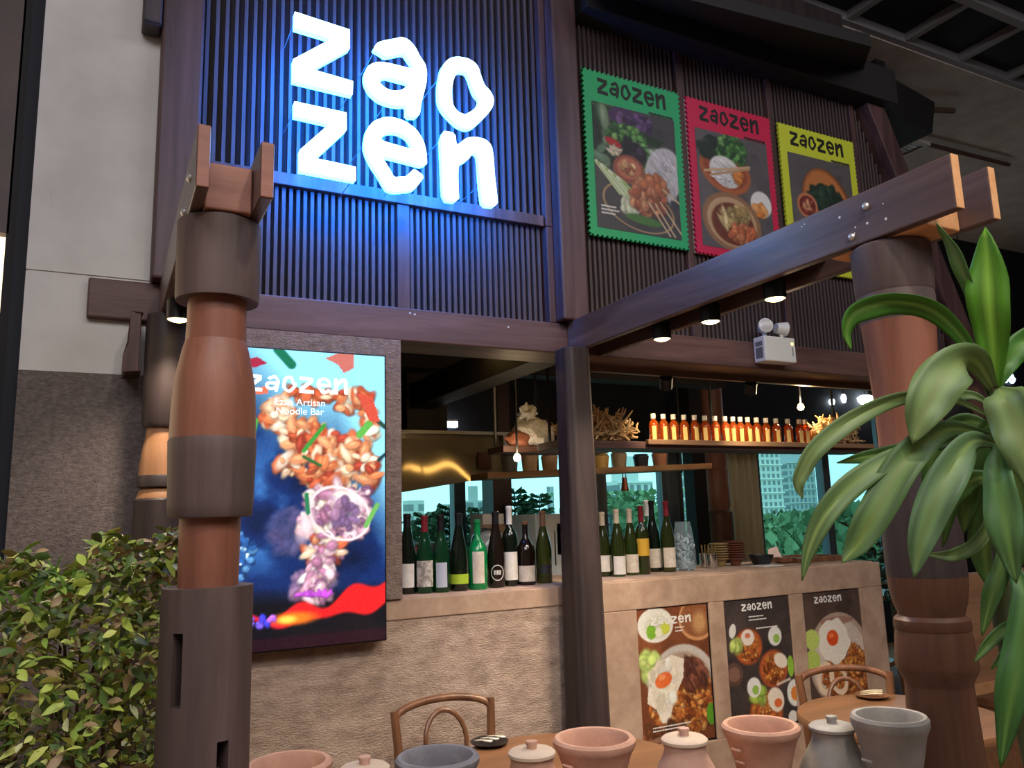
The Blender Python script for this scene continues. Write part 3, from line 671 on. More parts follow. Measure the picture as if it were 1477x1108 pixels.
# ---- three long posters set in the counter front
def counter_poster(label, x0, x1, z0, z1, art, lx, lw, lz, lines):
    e = empty('counter_poster', ((x0+x1)/2, 2.925, z0), label, 'poster')
    MB().box(x0, x1, 2.892, 2.929, z0, z1).build('board', W['black'], e)
    art.mesh('printed_picture', x0, z1, 2.8908, print_m, e)
    wm = plain('poster_white_ink', (240, 236, 230), .5, var=.02)
    word_mesh(MB(), 'zaozen', lx, lz, lw, 2.8893, .001, .033).build('lettering', wm, e)
    m = MB()
    for (xx, zz, ww) in lines:
        t = 0
        while t < ww: m.box(xx+t, xx+t+.006, 2.8896, 2.8903, zz, zz+.0055); t += .0085
    if m.v: m.build('small_print', wm, e)['kind'] = 'stuff'
CW, CH = .385, .57
BRN = [(182, 100, 44), (208, 128, 56), (140, 70, 28), (228, 160, 88), (106, 50, 24), (196, 112, 50), (164, 84, 36)]
c1 = Art(CW, CH, 110, (120, 66, 38)); h = c1.h
c1.spat(40, .5, .3, .6, .4, [(112, 62, 38), (138, 78, 46), (96, 54, 34)], .06, .14, 2, al=.5, sh=0)
c1.ell(.86, .16, .28, .24, (214, 156, 104), 0, .04); c1.ell(.86, .15, .25, .21, (150, 92, 56), 0, .1); c1.ell(.88, .20, .10, .12, (206, 156, 104), 0, .8)
c1.ell(.25, .18, .25, .19, (232, 228, 216), 0, .05); c1.ell(.27, .20, .18, .12, (214, 212, 190), 0, .3); c1.ell(.19, .25, .07, .08, (128, 180, 52)); c1.ell(.38, .22, .07, .07, (206, 214, 78)); c1.ell(.29, .26, .05, .05, (236, 232, 206))
c1.ell(.60, .90, .50, .48, (206, 196, 188), .2, .05); c1.ell(.58, .94, .46, .44, (176, 150, 128), .2, .1)
c1.spat(620, .58, 1.06, .46, .36, BRN, .012, .032, 2.2); c1.spat(50, .74, .76, .18, .16, [(104, 56, 40), (140, 82, 60), (84, 46, 36)], .02, .045, 3, .9)
c1.spat(20, .15, .60, .12, .12, [(196, 220, 120), (166, 200, 82)], .05, .08, 1.3)
c1.poly([(.12, .78), (.22, .60), (.45, .52), (.62, .58), (.60, .78), (.46, .98), (.36, 1.26), (.28, 1.26), (.20, 1.08), (.08, 1.0)], (240, 228, 208)); c1.spat(40, .34, .80, .20, .22, [(246, 238, 222), (236, 222, 198)], .03, .06, sh=.15)
c1.ell(.32, .78, .12, .08, (232, 112, 54), -.3); c1.ell(.30, .75, .05, .03, (246, 150, 96), -.3)
c1.ell(.97, 1.22, .07, .12, (92, 156, 40)); c1.spat(60, .3, 1.36, .3, .10, [(92, 52, 30), (70, 40, 24), (130, 74, 40)], .03, .06)
c1.line(.08, 1.42, .60, 1.33, .03, (150, 110, 84)); c1.line(.08, 1.47, .55, 1.40, .012, (190, 150, 118)); c1.grain(.03)
counter_poster('counter poster with one big fried egg over fried minced meat', 2.068, 2.462, .462, 1.036, c1, 2.14, .22, .965, ((2.27, .945, .05), (2.27, .93, .04), (2.12, .545, .2), (2.12, .532, .17)))
for k_ in (c1,): pass
c2 = Art(CW+.018, CH, 110, (62, 52, 50)); c2.spat(60, .5, .7, .6, .8, [(70, 60, 56), (54, 46, 46), (76, 64, 60)], .05, .12, 2, al=.5, sh=0)
for (cx, cy, r) in ((.32, .52, .22), (.68, .80, .23), (.52, 1.26, .26)):
    c2.ell(cx, cy, r, r*.95, (122, 66, 44), 0, .06); c2.ell(cx, cy, r*.9, r*.85, (196, 96, 50), 0, .1); c2.spat(120, cx, cy, r*.75, r*.7, BRN, .008, .022, 3.0)
c2.ell(.32, .42, .10, .09, (236, 222, 206)); c2.ell(.32, .40, .04, .03, (216, 120, 90)); c2.spat(8, .14, .48, .06, .06, [(196, 216, 110)], .03, .05)
c2.ell(.80, .72, .11, .08, (240, 226, 204), .5); c2.ell(.95, .80, .05, .12, (150, 196, 62)); c2.spat(8, .45, 1.06, .08, .07, [(196, 216, 110), (160, 190, 76)], .04, .06); c2.ell(.68, 1.14, .12, .14, (240, 226, 204), -.5); c2.ell(.71, 1.18, .06, .05, (226, 110, 56))
for (cx, cy) in ((.74, .44), (.36, .97)):
    c2.ell(cx, cy, .105, .11, (232, 230, 222)); c2.ell(cx+.02, cy+.03, .05, .05, (150, 190, 84))
c2.ell(.98, 1.10, .12, .15, (232, 230, 222)); c2.ell(.99, 1.11, .07, .08, (226, 134, 54)); c2.ell(.08, .80, .13, .13, (96, 70, 60)); c2.ell(.08, .80, .09, .08, (134, 98, 82)); c2.ell(.10, .33, .05, .08, (226, 222, 214), .3); c2.ell(.92, 1.36, .07, .07, (226, 222, 216)); c2.line(.72, .98, .92, .94, .014, (210, 196, 180)); c2.grain(.025)
counter_poster('counter poster of three noodle plates and side bowls on dark slate', 2.556, 2.960, .462, 1.036, c2, 2.66, .19, .985, ((2.70, .955, .09), (2.70, .94, .11), (2.74, .90, .13)))
c3 = Art(CW+.010, CH, 110, (84, 66, 58)); c3.spat(40, .5, .3, .6, .3, [(92, 72, 62), (74, 58, 52)], .05, .12, 2, al=.5, sh=0)
c3.ell(.56, .82, .54, .56, (186, 160, 140), 0, .03); c3.ell(.56, .84, .49, .51, (214, 196, 180), 0, .06); c3.ell(.56, .36, .30, .05, (166, 124, 104)); 
c3.spat(560, .64, 1.0, .40, .36, BRN, .010, .028, 3.0); c3.ell(.10, .55, .13, .12, (196, 214, 108), .4); c3.ell(.08, .80, .13, .13, (186, 206, 96), .4)
m9 = [(.48+.27*(1+.05*math.sin(5*t+.7)+.035*math.sin(9*t))*math.cos(t), .60+.27*(1+.05*math.sin(5*t+.7)+.035*math.sin(9*t))*math.sin(t)) for t in np.linspace(0, 2*PI, 70)[:-1]]
c3.poly(m9, (244, 234, 216)); c3.ell(.46, .56, .10, .095, (228, 84, 34)); c3.ell(.44, .53, .04, .03, (246, 128, 70))
for (cx, cy, rt) in ((.28, 1.02, .2), (.50, 1.06, -.5)): c3.ring(cx, cy, .12, .16, .22, (240, 212, 180), rt)
c3.spat(40, .5, 1.36, .45, .12, [(96, 56, 36), (140, 82, 48), (70, 42, 30)], .03, .06); c3.grain(.03)
counter_poster('counter poster with round fried egg and squid rings', 3.053, 3.448, .462, 1.036, c3, 3.13, .19, .985, ())

# ---- tall video screen
sc = empty('video_screen', (.64, 2.86, 1.03), 'tall bright video screen of tossed noodles on blue smoke', 'screen')
SX0, SX1, SZ0, SZ1 = .330, .930, 1.030, 2.066
MB().box(SX0-.008, SX1+.006, 2.845, 2.884, SZ0-.006, SZ1+.006).build('housing', W['black'], sc, bevel=.003)
s_ = Art(SX1-SX0, SZ1-SZ0, 170, (20, 50, 110)); h = s_.h
yy = s_.Y/h; xx = s_.X
rng = np.random.default_rng(3)
def cloud(art, seed, cells):
    r = np.random.default_rng(seed); out = np.zeros(art.X.shape); amp = 1
    for c in cells:
        g = r.uniform(0, 1, (int(c*art.h)+3, c+3)); fx = art.X*c; fy = art.Y*c; i = fy.astype(int); j = fx.astype(int); u = fx-j; v = fy-i
        u = u*u*(3-2*u); v = v*v*(3-2*v)
        out += amp*((g[i, j]*(1-u)+g[i, j+1]*u)*(1-v)+(g[i+1, j]*(1-u)+g[i+1, j+1]*u)*v); amp *= .55
    return out/out.max()
cl = cloud(s_, 5, (4, 8, 16, 32))
sky = np.array([150, 226, 250])/255.; deep = np.array([14, 40, 96])/255.; smoke = np.array([60, 120, 190])/255.
t = np.clip(1.25-(yy*3.2-.15)-np.clip(.45-xx, 0, 1)*2.0+np.clip(xx-.7, 0, 1)*3.2, 0, 1)[..., None]
s_.c = deep*(1-t)+sky*t
k = (np.clip((cl-.56)*4.5, 0, 1)*np.clip((yy-.2)*4, 0, 1)*np.clip((.80-yy)*8, 0, 1))[..., None]*.85*(1-t); s_.c = s_.c*(1-k)+smoke*k
dk = (np.clip((.52-cl)*3, 0, 1)*np.clip((yy-.25)*4, 0, 1))[..., None]*(1-t)*.8; s_.c = s_.c*(1-dk)+np.array([6, 14, 40])/255.*dk
b = np.clip((yy-.80)/.06, 0, 1)[..., None]; s_.c = s_.c*(1-b)+np.array([10, 10, 18])/255.*b
ORG = [(206, 96, 60), (232, 150, 104), (246, 206, 168), (170, 62, 44), (250, 226, 200), (190, 84, 52), (224, 122, 76)]
PNK = [(206, 150, 170), (232, 190, 200), (168, 110, 140), (246, 220, 222), (130, 84, 120)]
s_.spat(70, .42, .62*h, .11, .07*h, [(86, 78, 130), (120, 104, 150), (60, 70, 120)], .015, .04, 1.8, al=.28)
s_.spat(50, .55, .80*h, .12, .05*h, [(110, 84, 130), (150, 116, 150)], .015, .04, 1.8, al=.6)
for (n, cx, cy, rx, ry, pal) in ((34, .55, .155, .17, .022, ORG), (36, .80, .17, .11, .04, ORG), (22, .90, .25, .04, .06, ORG), (50, .34, .23, .10, .05, ORG), (56, .50, .30, .13, .05, ORG), (70, .66, .34, .20, .055, ORG), (50, .82, .37, .11, .06, ORG), (26, .42, .395, .07, .03, ORG), (56, .66, .43, .15, .045, ORG), (20, .90, .43, .05, .04, ORG),
        (50, .66, .51, .15, .05, PNK+ORG[2:5:2]), (34, .86, .53, .06, .07, PNK), (40, .60, .60, .12, .05, PNK+ORG[2:5:2]), (30, .78, .62, .09, .03, PNK), (44, .63, .68, .11, .05, PNK+ORG[:5]), (34, .60, .76, .08, .045, PNK+ORG[2:3]), (24, .58, .82, .07, .03, PNK)):
    s_.spat(n, cx, cy*h, rx, ry*h, pal, .012, .030, 2.6, sh=1)
s_.ell(.36, .205*h, .075, .045*h, (246, 220, 190), .2, .4); s_.spat(18, .36, .205*h, .06, .03*h, [(226, 160, 120), (250, 232, 206), (240, 196, 160)], .012, .025)
s_.ring(.72, .565*h, .19, .085*h, .05, (240, 214, 216), .5); s_.ell(.76, .53*h, .10, .035*h, (250, 236, 236), .5, .7, .8); s_.ell(.52, .60*h, .05, .06*h, (232, 200, 206), .3, .6, .7); s_.spat(14, .76, .57*h, .08, .05*h, [(150, 110, 140), (120, 90, 130)], .015, .03)
for (x0_, y0_, x1_, y1_, w_, c_) in ((.22, .25, .20, .31, .016, (70, 170, 70)), (.62, .26, .50, .35, .012, (60, 150, 60)), (.50, .37, .60, .40, .009, (40, 100, 50)), (.88, .61, .95, .54, .015, (110, 176, 90)), (.34, .0, .42, .05, .028, (20, 110, 80)), (.96, .38, 1.0, .36, .01, (30, 60, 70)), (.88, .20, 1.0, .26, .014, (40, 70, 60)), (.84, .29, .90, .25, .022, (96, 176, 76)), (.52, .50, .53, .56, .013, (40, 120, 80))):
    s_.line(x0_, y0_*h, x1_, y1_*h, w_, c_)
s_.poly([(.14, .045*h), (.22, .03*h), (.28, .05*h), (.20, .07*h)], (160, 40, 66)); s_.poly([(.62, .02*h), (.70, .0), (.80, .0), (.80, .05*h), (.74, .07*h), (.70, .04*h)], (196, 110, 100))
s_.poly([(.05, .19*h), (.12, .175*h), (.14, .20*h), (.08, .215*h)], (226, 90, 70)); s_.poly([(.20, .14*h), (.28, .13*h), (.29, .155*h), (.22, .16*h)], (232, 110, 80)); s_.poly([(.82, .14*h), (.92, .15*h), (.97, .24*h), (.90, .24*h)], (206, 80, 60))
fl = lambda x_: (.905-.11*np.clip(xx-.35, 0, 1)**1.3+.012*np.sin(xx*22))*h
fw = (.018+.042*np.clip(xx-.45, 0, 1)*1.3+.012*np.sin(xx*17))*h
s_.put(np.clip((fw-np.abs(s_.Y-fl(xx)))/.02+.5, 0, 1), (226, 30, 34))
s_.put(np.clip((fw*.7-np.abs(s_.Y-fl(xx)))/.05+.3, 0, 1)*np.clip((.5-xx)*3, 0, 1), (206, 40, 130)); s_.ell(.46, .905*h, .12, .02*h, (255, 120, 30), 0, .8); s_.ell(.42, .907*h, .05, .012*h, (255, 206, 80), 0, .8)
s_.spat(26, .16, .905*h, .2, .018*h, [(120, 90, 240), (200, 110, 250), (60, 60, 220)], .008, .02, 2); s_.put(np.clip((s_.Y-.955*h)/.02, 0, 1)*.6, (50, 8, 24)); s_.spat(20, .6, .83*h, .12, .004*h, [(200, 80, 220)], .008, .012, 3)
s_.spat(60, .12, .70*h, .12, .08*h, [(40, 90, 160), (90, 150, 210), (20, 50, 100)], .008, .02); s_.spat(12, .10, .69*h, .1, .04*h, [(200, 230, 255)], .006, .010, 1)
s_.grain(.015)
s_.mesh('display', SX0, SZ1, 2.8435, attr_mat('screen_glow', 1.05), sc)
ink_w = emit('screen_white_letters', (236, 248, 255), 1.2)
word_mesh(MB(), 'zaozen', SX0+.10, SZ1-.155, .36, 2.8418, .001, .062).build('lettering', ink_w, sc)
def text_mesh(body, size):
    cu = bpy.data.curves.new('tmp_text', 'FONT'); cu.body = body; cu.size = size; cu.align_x = 'CENTER'; cu.space_line = .9
    o = bpy.data.objects.new('tmp_text', cu); col.objects.link(o); dg = bpy.context.evaluated_depsgraph_get()
    me = bpy.data.meshes.new_from_object(o.evaluated_get(dg)); bpy.data.objects.remove(o); return me
tm = text_mesh('Ezan Artisan\nNoodle Bar', .036); tm.materials.clear(); tm.materials.append(ink_w)
link_mesh('tag_line', tm, sc, (.335+.25-.64+.03, 2.8418-2.86, SZ1-.20-1.03), (PI/2, 0, 0))

# ================================================================ EMERGENCY LIGHT, TRACK
em = empty('emergency_light', (2.96, 2.86, 2.17), 'white twin-head emergency light fixed to the beam over the bar', 'lamp')
MB().box(2.875, 3.085, 2.82, 2.898, 2.172, 2.300).build('case', W['white'], em, bevel=.006)
MB().box(2.8735, 2.8755, 2.836, 2.882, 2.19, 2.245).build('side_grille', W['grey'], em); MB().box(2.8735, 2.8755, 2.836, 2.882, 2.252, 2.275).build('side_grille', W['grey'], em)
MB().box(3.055, 3.068, 2.818, 2.821, 2.262, 2.274).build('indicator', emit('amber_indicator', (255, 214, 120), 2.5), em)
MB().box(3.060, 3.064, 2.818, 2.821, 2.205, 2.25).build('marking', W['grey'], em)
for x, ax, nm in ((2.915, (-.45, -.9, .1), 1), (3.03, (.95, -.30, -.12), 2)):
    MB().tube([(x, 2.855, 2.298), (x, 2.855, 2.325)], .010, 10).build('stem', W['white'], em)
    hd = MB().lathe([(0, -.028), (.026, -.028), (.034, .010), (.038, .026), (.034, .030), (0, .030)], (x, 2.853, 2.352), 20, ax).build('lamp_head', W['white'], em, smooth=True)
    MB().lathe([(.031, .0302), (.02, .033), (0, .034)], (x, 2.853, 2.352), 20, ax).build('lens', plain('lamp_lens', (200, 196, 186), .2), hd, smooth=True)
tk = empty('track_light', (2.7, 3.2, 2.1), 'black ceiling track with two small spotlights behind the bar beam', 'lamp')
MB().box(1.95, 4.3, 3.08, 3.115, 2.117, 2.147).build('track', plain('bronze_track', (96, 72, 58), .4), tk)
for x in (2.47, 3.03):
    MB().lathe([(0, -.03), (.032, -.03), (.032, .03), (.026, .03), (.024, .02), (0, .02)], (x, 3.098, 2.084), 16, (.3, .5, -.8)).build('spot_head', W['black'], tk, smooth=True)
    lamp('track_spot_beam', 'SPOT', (x+.02, 3.136, 2.025), 7, (1.0, .80, .54), (x+.15, 3.40, 1.82), spot_size=math.radians(110), spot_blend=.9, shadow_soft_size=.02)

# ================================================================ INTERIOR: beams, shelves, hood
o = MB().box(1.74, 1.90, 3.13, 5.98, 2.16, 2.32).build('ceiling_joist', W['dark'], None, bevel=.004, loc=(1.82, 4.5, 2.16)); tag(o, 'dark joist running back from the bar post into the kitchen', 'beam')
o = MB().box(1.03, 4.2, 4.55, 4.70, 2.38, 2.54).build('ceiling_joist', W['dark'], None, bevel=.004, loc=(2.6, 4.6, 2.38)); tag(o, 'dark cross joist above the steel hood', 'beam')
dk_ = empty('air_duct', (1.3, 3.7, 2.40), 'dull green metal air duct under the kitchen ceiling', 'duct')
dmm = plain('duct_metal', (44, 56, 58), .35, .6)
MB().box(1.03, 1.70, 3.60, 4.20, 2.40, 2.55).build('duct_body', dmm, dk_, bevel=.01)
for k in range(3): MB().box(1.02, 1.71, 3.70+.18*k, 3.72+.18*k, 2.392, 2.548).build('flange', W['grey'], dk_)
# steel hood with a slanted lower edge and a warped polished face
hd = empty('cooker_hood', (2.0, 4.7, 1.6), 'polished stainless steel cooker hood with wavy reflections', 'hood')
m = MB(); nx_, nz_ = 60, 24
for j in range(nz_+1):
    for i in range(nx_+1):
        u = i/nx_; v = j/nz_; X_ = 1.40+.93*u; zb = 1.585+.135*u; Z_ = zb+(1.975-zb)*v
        m.v.append((X_, 4.60+(.076+.009*math.sin(9*u+.4)+.006*math.sin(17*u+1)+.012*max(0, u-.8)*5)*(v-.5), Z_))
for j in range(nz_):
    for i in range(nx_):
        a = j*(nx_+1)+i; m.f.append((a, a+1, a+nx_+2, a+nx_+1))
steel = plain('hood_steel', (206, 190, 162), .10, .6, var=.04)
m.build('face', steel, hd, smooth=True)
MB().hexa([(1.40, 4.66, 1.585), (2.33, 4.66, 1.72), (2.33, 5.5, 1.72), (1.40, 5.5, 1.585), (1.40, 4.66, 1.975), (2.33, 4.66, 1.975), (2.33, 5.5, 1.975), (1.40, 5.5, 1.975)]).build('body', steel, hd)
MB().box(2.30, 2.345, 4.58, 4.70, 1.70, 1.985).build('corner_trim', W['metal'], hd, bevel=.004)
MB().box(1.38, 2.34, 4.58, 4.70, 1.975, 1.995).build('top_rim', W['metal'], hd)
MB().box(1.72, 2.0, 4.8, 5.1, 1.995, 2.54).build('flue', plain('flue_paint', (52, 48, 50), .6), hd)
o = MB().box(2.10, 2.19, 4.545, 4.565, 1.755, 1.86).build('notice', plain('brown_notice', (86, 44, 34), .6), None); o.parent = hd; o.matrix_parent_inverse = Matrix.Translation(-hd.location)
# warm strip lamp on the joist in front of the hood (its glow runs across the steel)
ls = empty('strip_lamp', (1.9, 3.52, 2.29), 'warm strip lamp fixed behind the bar beam facing the hood', 'lamp')
MB().box(1.15, 2.45, 3.56, 3.60, 2.292, 2.312).build('tube', emit('warm_strip', (255, 206, 120), 4.0), ls)
MB().box(1.14, 2.46, 3.555, 3.605, 2.312, 2.33).build('holder', W['black'], ls)
for x in (1.2, 2.4): MB().box(x, x+.01, 3.575, 3.585, 2.33, 2.55).build('hanger', W['black'], ls)
# kitchen tubes
for i, (p, sz, lb) in enumerate((((640, 612, 5.2), (.20, .04), 'short white fluorescent tube under the kitchen ceiling'), ((638, 596, 5.6), (.16, .05), 'slanted white light panel in the kitchen ceiling'), ((704, 600, 5.7), (.05, .05), 'small round white lamp in kitchen ceiling beside the flue'))):
    q = at_y(*p); e = empty('kitchen_light', (q.x, q.y, q.z), lb, 'lamp')
    MB().box(q.x-sz[0]/2, q.x+sz[0]/2, q.y-.02, q.y+.02, q.z-sz[1]/2, q.z+sz[1]/2).build('diffuser', emit('cool_tube_%d' % i, (226, 240, 255), 10), e)
    MB().box(q.x-sz[0]/2, q.x+sz[0]/2, q.y-.02, q.y+.02, q.z+sz[1]/2, q.z+sz[1]/2+.012).build('housing', W['white'], e)
    MB().box(q.x-.004, q.x+.004, q.y-.004, q.y+.004, q.z+sz[1]/2+.01, 2.56).build('hanger', W['grey'], e)

# hanging shelf over the bar
hs = empty('hanging_shelf', (3.1, 3.4, 1.775), 'hanging wooden shelf holding the amber sauce bottles', 'shelf')
MB().box(1.96, 4.18, 3.30, 3.52, 1.775, 1.812).build('board', W['beam_x'], hs, bevel=.003)
MB().box(2.475, 4.18, 3.275, 3.299, 1.795, 1.822).build('front_lip', W['shelf'], hs, bevel=.003)
for x in (2.02, 3.1, 4.1): MB().box(x-.006, x+.006, 3.49, 3.502, 1.812, 2.55).build('hanger_rod', W['black'], hs)
ks = empty('kitchen_shelf', (2.9, 4.3, 1.70), 'lower wooden shelf with a spotlight clipped beneath', 'shelf')
MB().hexa([(2.0, 4.2, 1.672), (3.70, 4.2, 1.735), (3.70, 4.45, 1.735), (2.0, 4.45, 1.672), (2.0, 4.2, 1.71), (3.70, 4.2, 1.772), (3.70, 4.45, 1.772), (2.0, 4.45, 1.71)]).build('board', W['shelf'], ks, bevel=.003)
for x in (2.45, 3.6): MB().box(x-.006, x+.006, 4.40, 4.412, 1.72, 2.55).build('hanger_rod', W['black'], ks)
q = at_y(901, 700, 4.3)
MB().lathe([(0, .05), (.016, .05), (.018, .02), (.028, -.035), (.025, -.036), (0, -.02)], (q.x, q.y, q.z), 16).build('spot_shade', plain('copper_shade', (120, 60, 34), .35, .5), ks, smooth=True)
MB().lathe([(0, -.03), (.022, -.033)], (q.x, q.y, q.z), 16).build('spot_bulb', lamp_on, ks)
MB().tube([(q.x-.012, q.y, q.z+.045), (q.x-.012, q.y, 1.705)], .004, 6).build('spot_arm', W['metal'], ks); MB().tube([(q.x+.012, q.y, q.z+.045), (q.x+.012, q.y, 1.705)], .004, 6).build('spot_arm', W['metal'], ks)
# upper shelf section left of the bar post with a wrapped bag
o = MB().box(1.93, 2.62, 3.85, 4.05, 1.80, 1.835).build('bag_shelf', W['beam_x'], None, bevel=.003, loc=(2.2, 3.95, 1.80)); tag(o, 'short dark shelf carrying the plastic bag', 'shelf')
for x in (1.96, 2.58):
    r_ = MB().box(x-.006, x+.006, 4.0, 4.012, 1.83, 2.55).build('hanger_rod', W['grey'], None); r_.parent = o; r_.matrix_parent_inverse = Matrix.Translation(-o.location)
random.seed(11)
def lumpy(c, rx, ry, rz, seed, seg=22, rings=14, amp=.12, flat=True):
    r = random.Random(seed); ph = [(r.uniform(0, 6.28), r.uniform(0, 6.28), r.randint(2, 7), r.randint(2, 6)) for _ in range(6)]
    m = MB(); rows = []
    for j in range(rings+1):
        th = PI*j/rings; row = []
        for i in range(seg):
            a = 2*PI*i/seg; k = 1+sum(amp/3*math.sin(n*a+p)*math.sin(q*th+s) for p, s, n, q in ph)
            z = math.cos(th)*rz*k
            row.append(len(m.v)); m.v.append((c[0]+math.sin(th)*math.cos(a)*rx*k, c[1]+math.sin(th)*math.sin(a)*ry*k, max(c[2]+z, c[2]-rz*.7) if flat else c[2]+z))
        rows.append(row)
    for A, B in zip(rows, rows[1:]):
        for i in range(seg): m.f.append((A[i], B[i], B[(i+1) % seg], A[(i+1) % seg]))
    return m
bagm = noise_mat('crumpled_clear_bag', [(.3, (166, 164, 162)), (.7, (220, 220, 220))], 30, (1, 1, 1), .25, .6, 60, 5)
bg = empty('plastic_bag', (2.16, 3.94, 1.835), 'crumpled clear plastic bag knotted at the top, on the short shelf', 'bag')
lumpy((2.16, 3.94, 1.905), .13, .09, .10, 3, amp=.3).build('bag_body', bagm, bg, smooth=True)
lumpy((2.13, 3.93, 2.025), .05, .04, .045, 5, amp=.5, flat=False).build('knot', bagm, bg, smooth=True)
lumpy((2.05, 3.90, 1.87), .07, .05, .05, 8, amp=.3).build('red_contents', plain('reddish_food', (150, 92, 72), .6), bg, smooth=True)
# kitchen back counter and what stands on it
kc = empty('back_counter', (2.7, 4.3, 0), 'steel kitchen counter behind the bar bottles', 'counter')
MB().box(1.15, 4.4, 4.0, 4.75, 1.02, 1.06).build('worktop', W['metal'], kc, bevel=.003); MB().box(1.2, 4.35, 4.05, 4.7, 0, 1.02).build('cabinet', W['grey'], kc)
def box_thing(name, label, cat, x0, x1, y0, y1, z0, z1, mat, extra=()):
    e = empty(name, ((x0+x1)/2, (y0+y1)/2, z0), label, cat)
    MB().box(x0, x1, y0, y1, z0, z1).build('body', mat, e, bevel=.006)
    for nm, a, b, c, d, mt in extra: MB().box(x0+a, x0+b, y0-.006, y0-.001, z0+c, z0+d).build(nm, mt, e)
    return e
pal = plain('pale_appliance', (214, 220, 222), .35)
box_thing('kitchen_appliance', 'white box-shaped appliance with a pale window behind the bottles', 'appliance', 2.28, 2.56, 4.15, 4.5, 1.06, 1.46, pal, (('door', .02, .26, .03, .37, W['white']), ('window', .14, .25, .16, .34, plain('pale_pane', (170, 206, 214), .6)), ('handle', .12, .128, .1, .3, W['metal'])))
box_thing('paper_box', 'white carton standing on the kitchen counter beside the dark column', 'box', 1.96, 2.10, 4.2, 4.38, 1.06, 1.47, plain('white_carton', (222, 216, 208), .7), (('brown_band', 0, .14, .30, .35, plain('carton_band', (150, 112, 84), .7)),))
box_thing('tool_caddy', 'dark box of kitchen tools behind the dark wine bottles', 'box', 1.50, 1.72, 4.2, 4.4, 1.06, 1.32, plain('caddy_dark', (60, 66, 70), .5), (('red_tag', .03, .06, .14, .24, plain('tag_red', (200, 60, 60), .5)), ('orange_tag', .15, .19, .1, .17, plain('tag_orange', (224, 130, 60), .5))))
e = empty('salad_spinner', (1.93, 4.05, 1.06), 'clear plastic bowl turned over a blue basin behind the green bottle', 'bowl')
MB().lathe([(.06, 0), (.10, .09), (.102, .10), (.096, .10), (.05, .01), (0, .01)], (1.93, 4.08, 1.15), 24).build('basin', plain('blue_basin', (116, 176, 206), .35), e, smooth=True)
MB().lathe([(0, .25), (.05, .24), (.085, .20), (.10, .13), (.10, .10)], (1.93, 4.08, 1.15), 24).build('dome', thin_glass('clear_plastic', (.8, .85, .88), .1, (200, 206, 212), .4), e, smooth=True)
MB().lathe([(.06, .0), (.06, .09)], (1.93, 4.08, 1.06), 24).build('foot', W['metal'], e)
for i, (x, c, lb) in enumerate(((1.40, (150, 40, 50), 'red squeeze bottle standing on the kitchen counter'), (1.78, (216, 226, 230), 'pale squeeze bottle standing on the kitchen counter'))):
    e = empty('squeeze_bottle', (x, 4.12, 1.06), lb, 'bottle'); MB().lathe([(0, 0), (.03, 0), (.032, .02), (.032, .15), (.02, .18), (.012, .185)], (x, 4.12, 1.06), 16).build('body', plain('sq%d' % i, c, .4), e, smooth=True); MB().lathe([(.018, .183), (.016, .2), (.004, .25), (0, .25)], (x, 4.12, 1.06), 12).build('nozzle', plain('sqn%d' % i, c, .4), e, smooth=True)
# jars on the two inner shelves
for i, (px, y, hh, c, nm, lb) in enumerate(((872, 4.3, .08, (206, 168, 92), 'food_tub', 'yellow food tub on the lower kitchen shelf'), (898, 4.3, .09, (150, 132, 110), 'food_tub', 'greyish food tub on the lower kitchen shelf'), (930, 4.3, .07, (30, 34, 50), 'food_tray', 'dark stacked tray on the lower kitchen shelf'), (957, 4.3, .08, (166, 112, 84), 'food_tub', 'brown food tub on the lower kitchen shelf'), (768, 4.3, .11, (196, 166, 132), 'parcel', 'tan wrapped parcel on the lower kitchen shelf'), (739, 4.3, .10, (90, 92, 96), 'steel_tin', 'grey tin on lower kitchen shelf beside the parcel'), (797, 4.3, .09, (176, 140, 112), 'parcel', 'small tan parcel on lower kitchen shelf'))):
    q = at_y(px, 690, y); zt = 1.71+(q.x-2.0)*.0365+.002
    e = empty(nm, (q.x, y, zt), lb, 'container'); MB().lathe([(0, 0), (.045, 0), (.052, hh*.8), (.054, hh*.8), (.054, hh), (0, hh+.004)], (q.x, y+.03, zt), 12).build('body', plain('tub%d' % i, c, .5), e, smooth=True)
    MB().lathe([(0, hh+.0045), (.050, hh+.0045), (.046, hh+.012), (0, hh+.012)], (q.x, y+.03, zt), 12).build('lid', plain('tubl%d' % i, tuple(min(255, v*1.15) for v in c), .5), e)
for (px, y, c, e_, lb) in ((746, 3.75, (255, 236, 190), 16, 'bare glowing bulb hanging under the short dark shelf'), (1155, 3.45, (255, 196, 110), 26, 'bright warm bulb behind the last amber bottles')):
    q = at_y(px, 660 if px < 900 else 587, y); e = empty('bulb', (q.x, q.y, q.z), lb, 'lamp')
    MB().lathe([(0, -.022), (.014, -.018), (.02, -.004), (.016, .012), (.009, .02), (0, .022)], tuple(q), 14).build('glass', emit('bulb_%d' % px, c, e_), e, smooth=True)
    MB().tube([(q.x, q.y, q.z+.018), (q.x, q.y, 2.55)], .006, 6).build('cord', W['black'], e)
    lamp('bulb_light', 'POINT', (q.x, q.y-.03, q.z+.03), 1.5 if px < 900 else 9, (1, .72, .42), shadow_soft_size=.03)

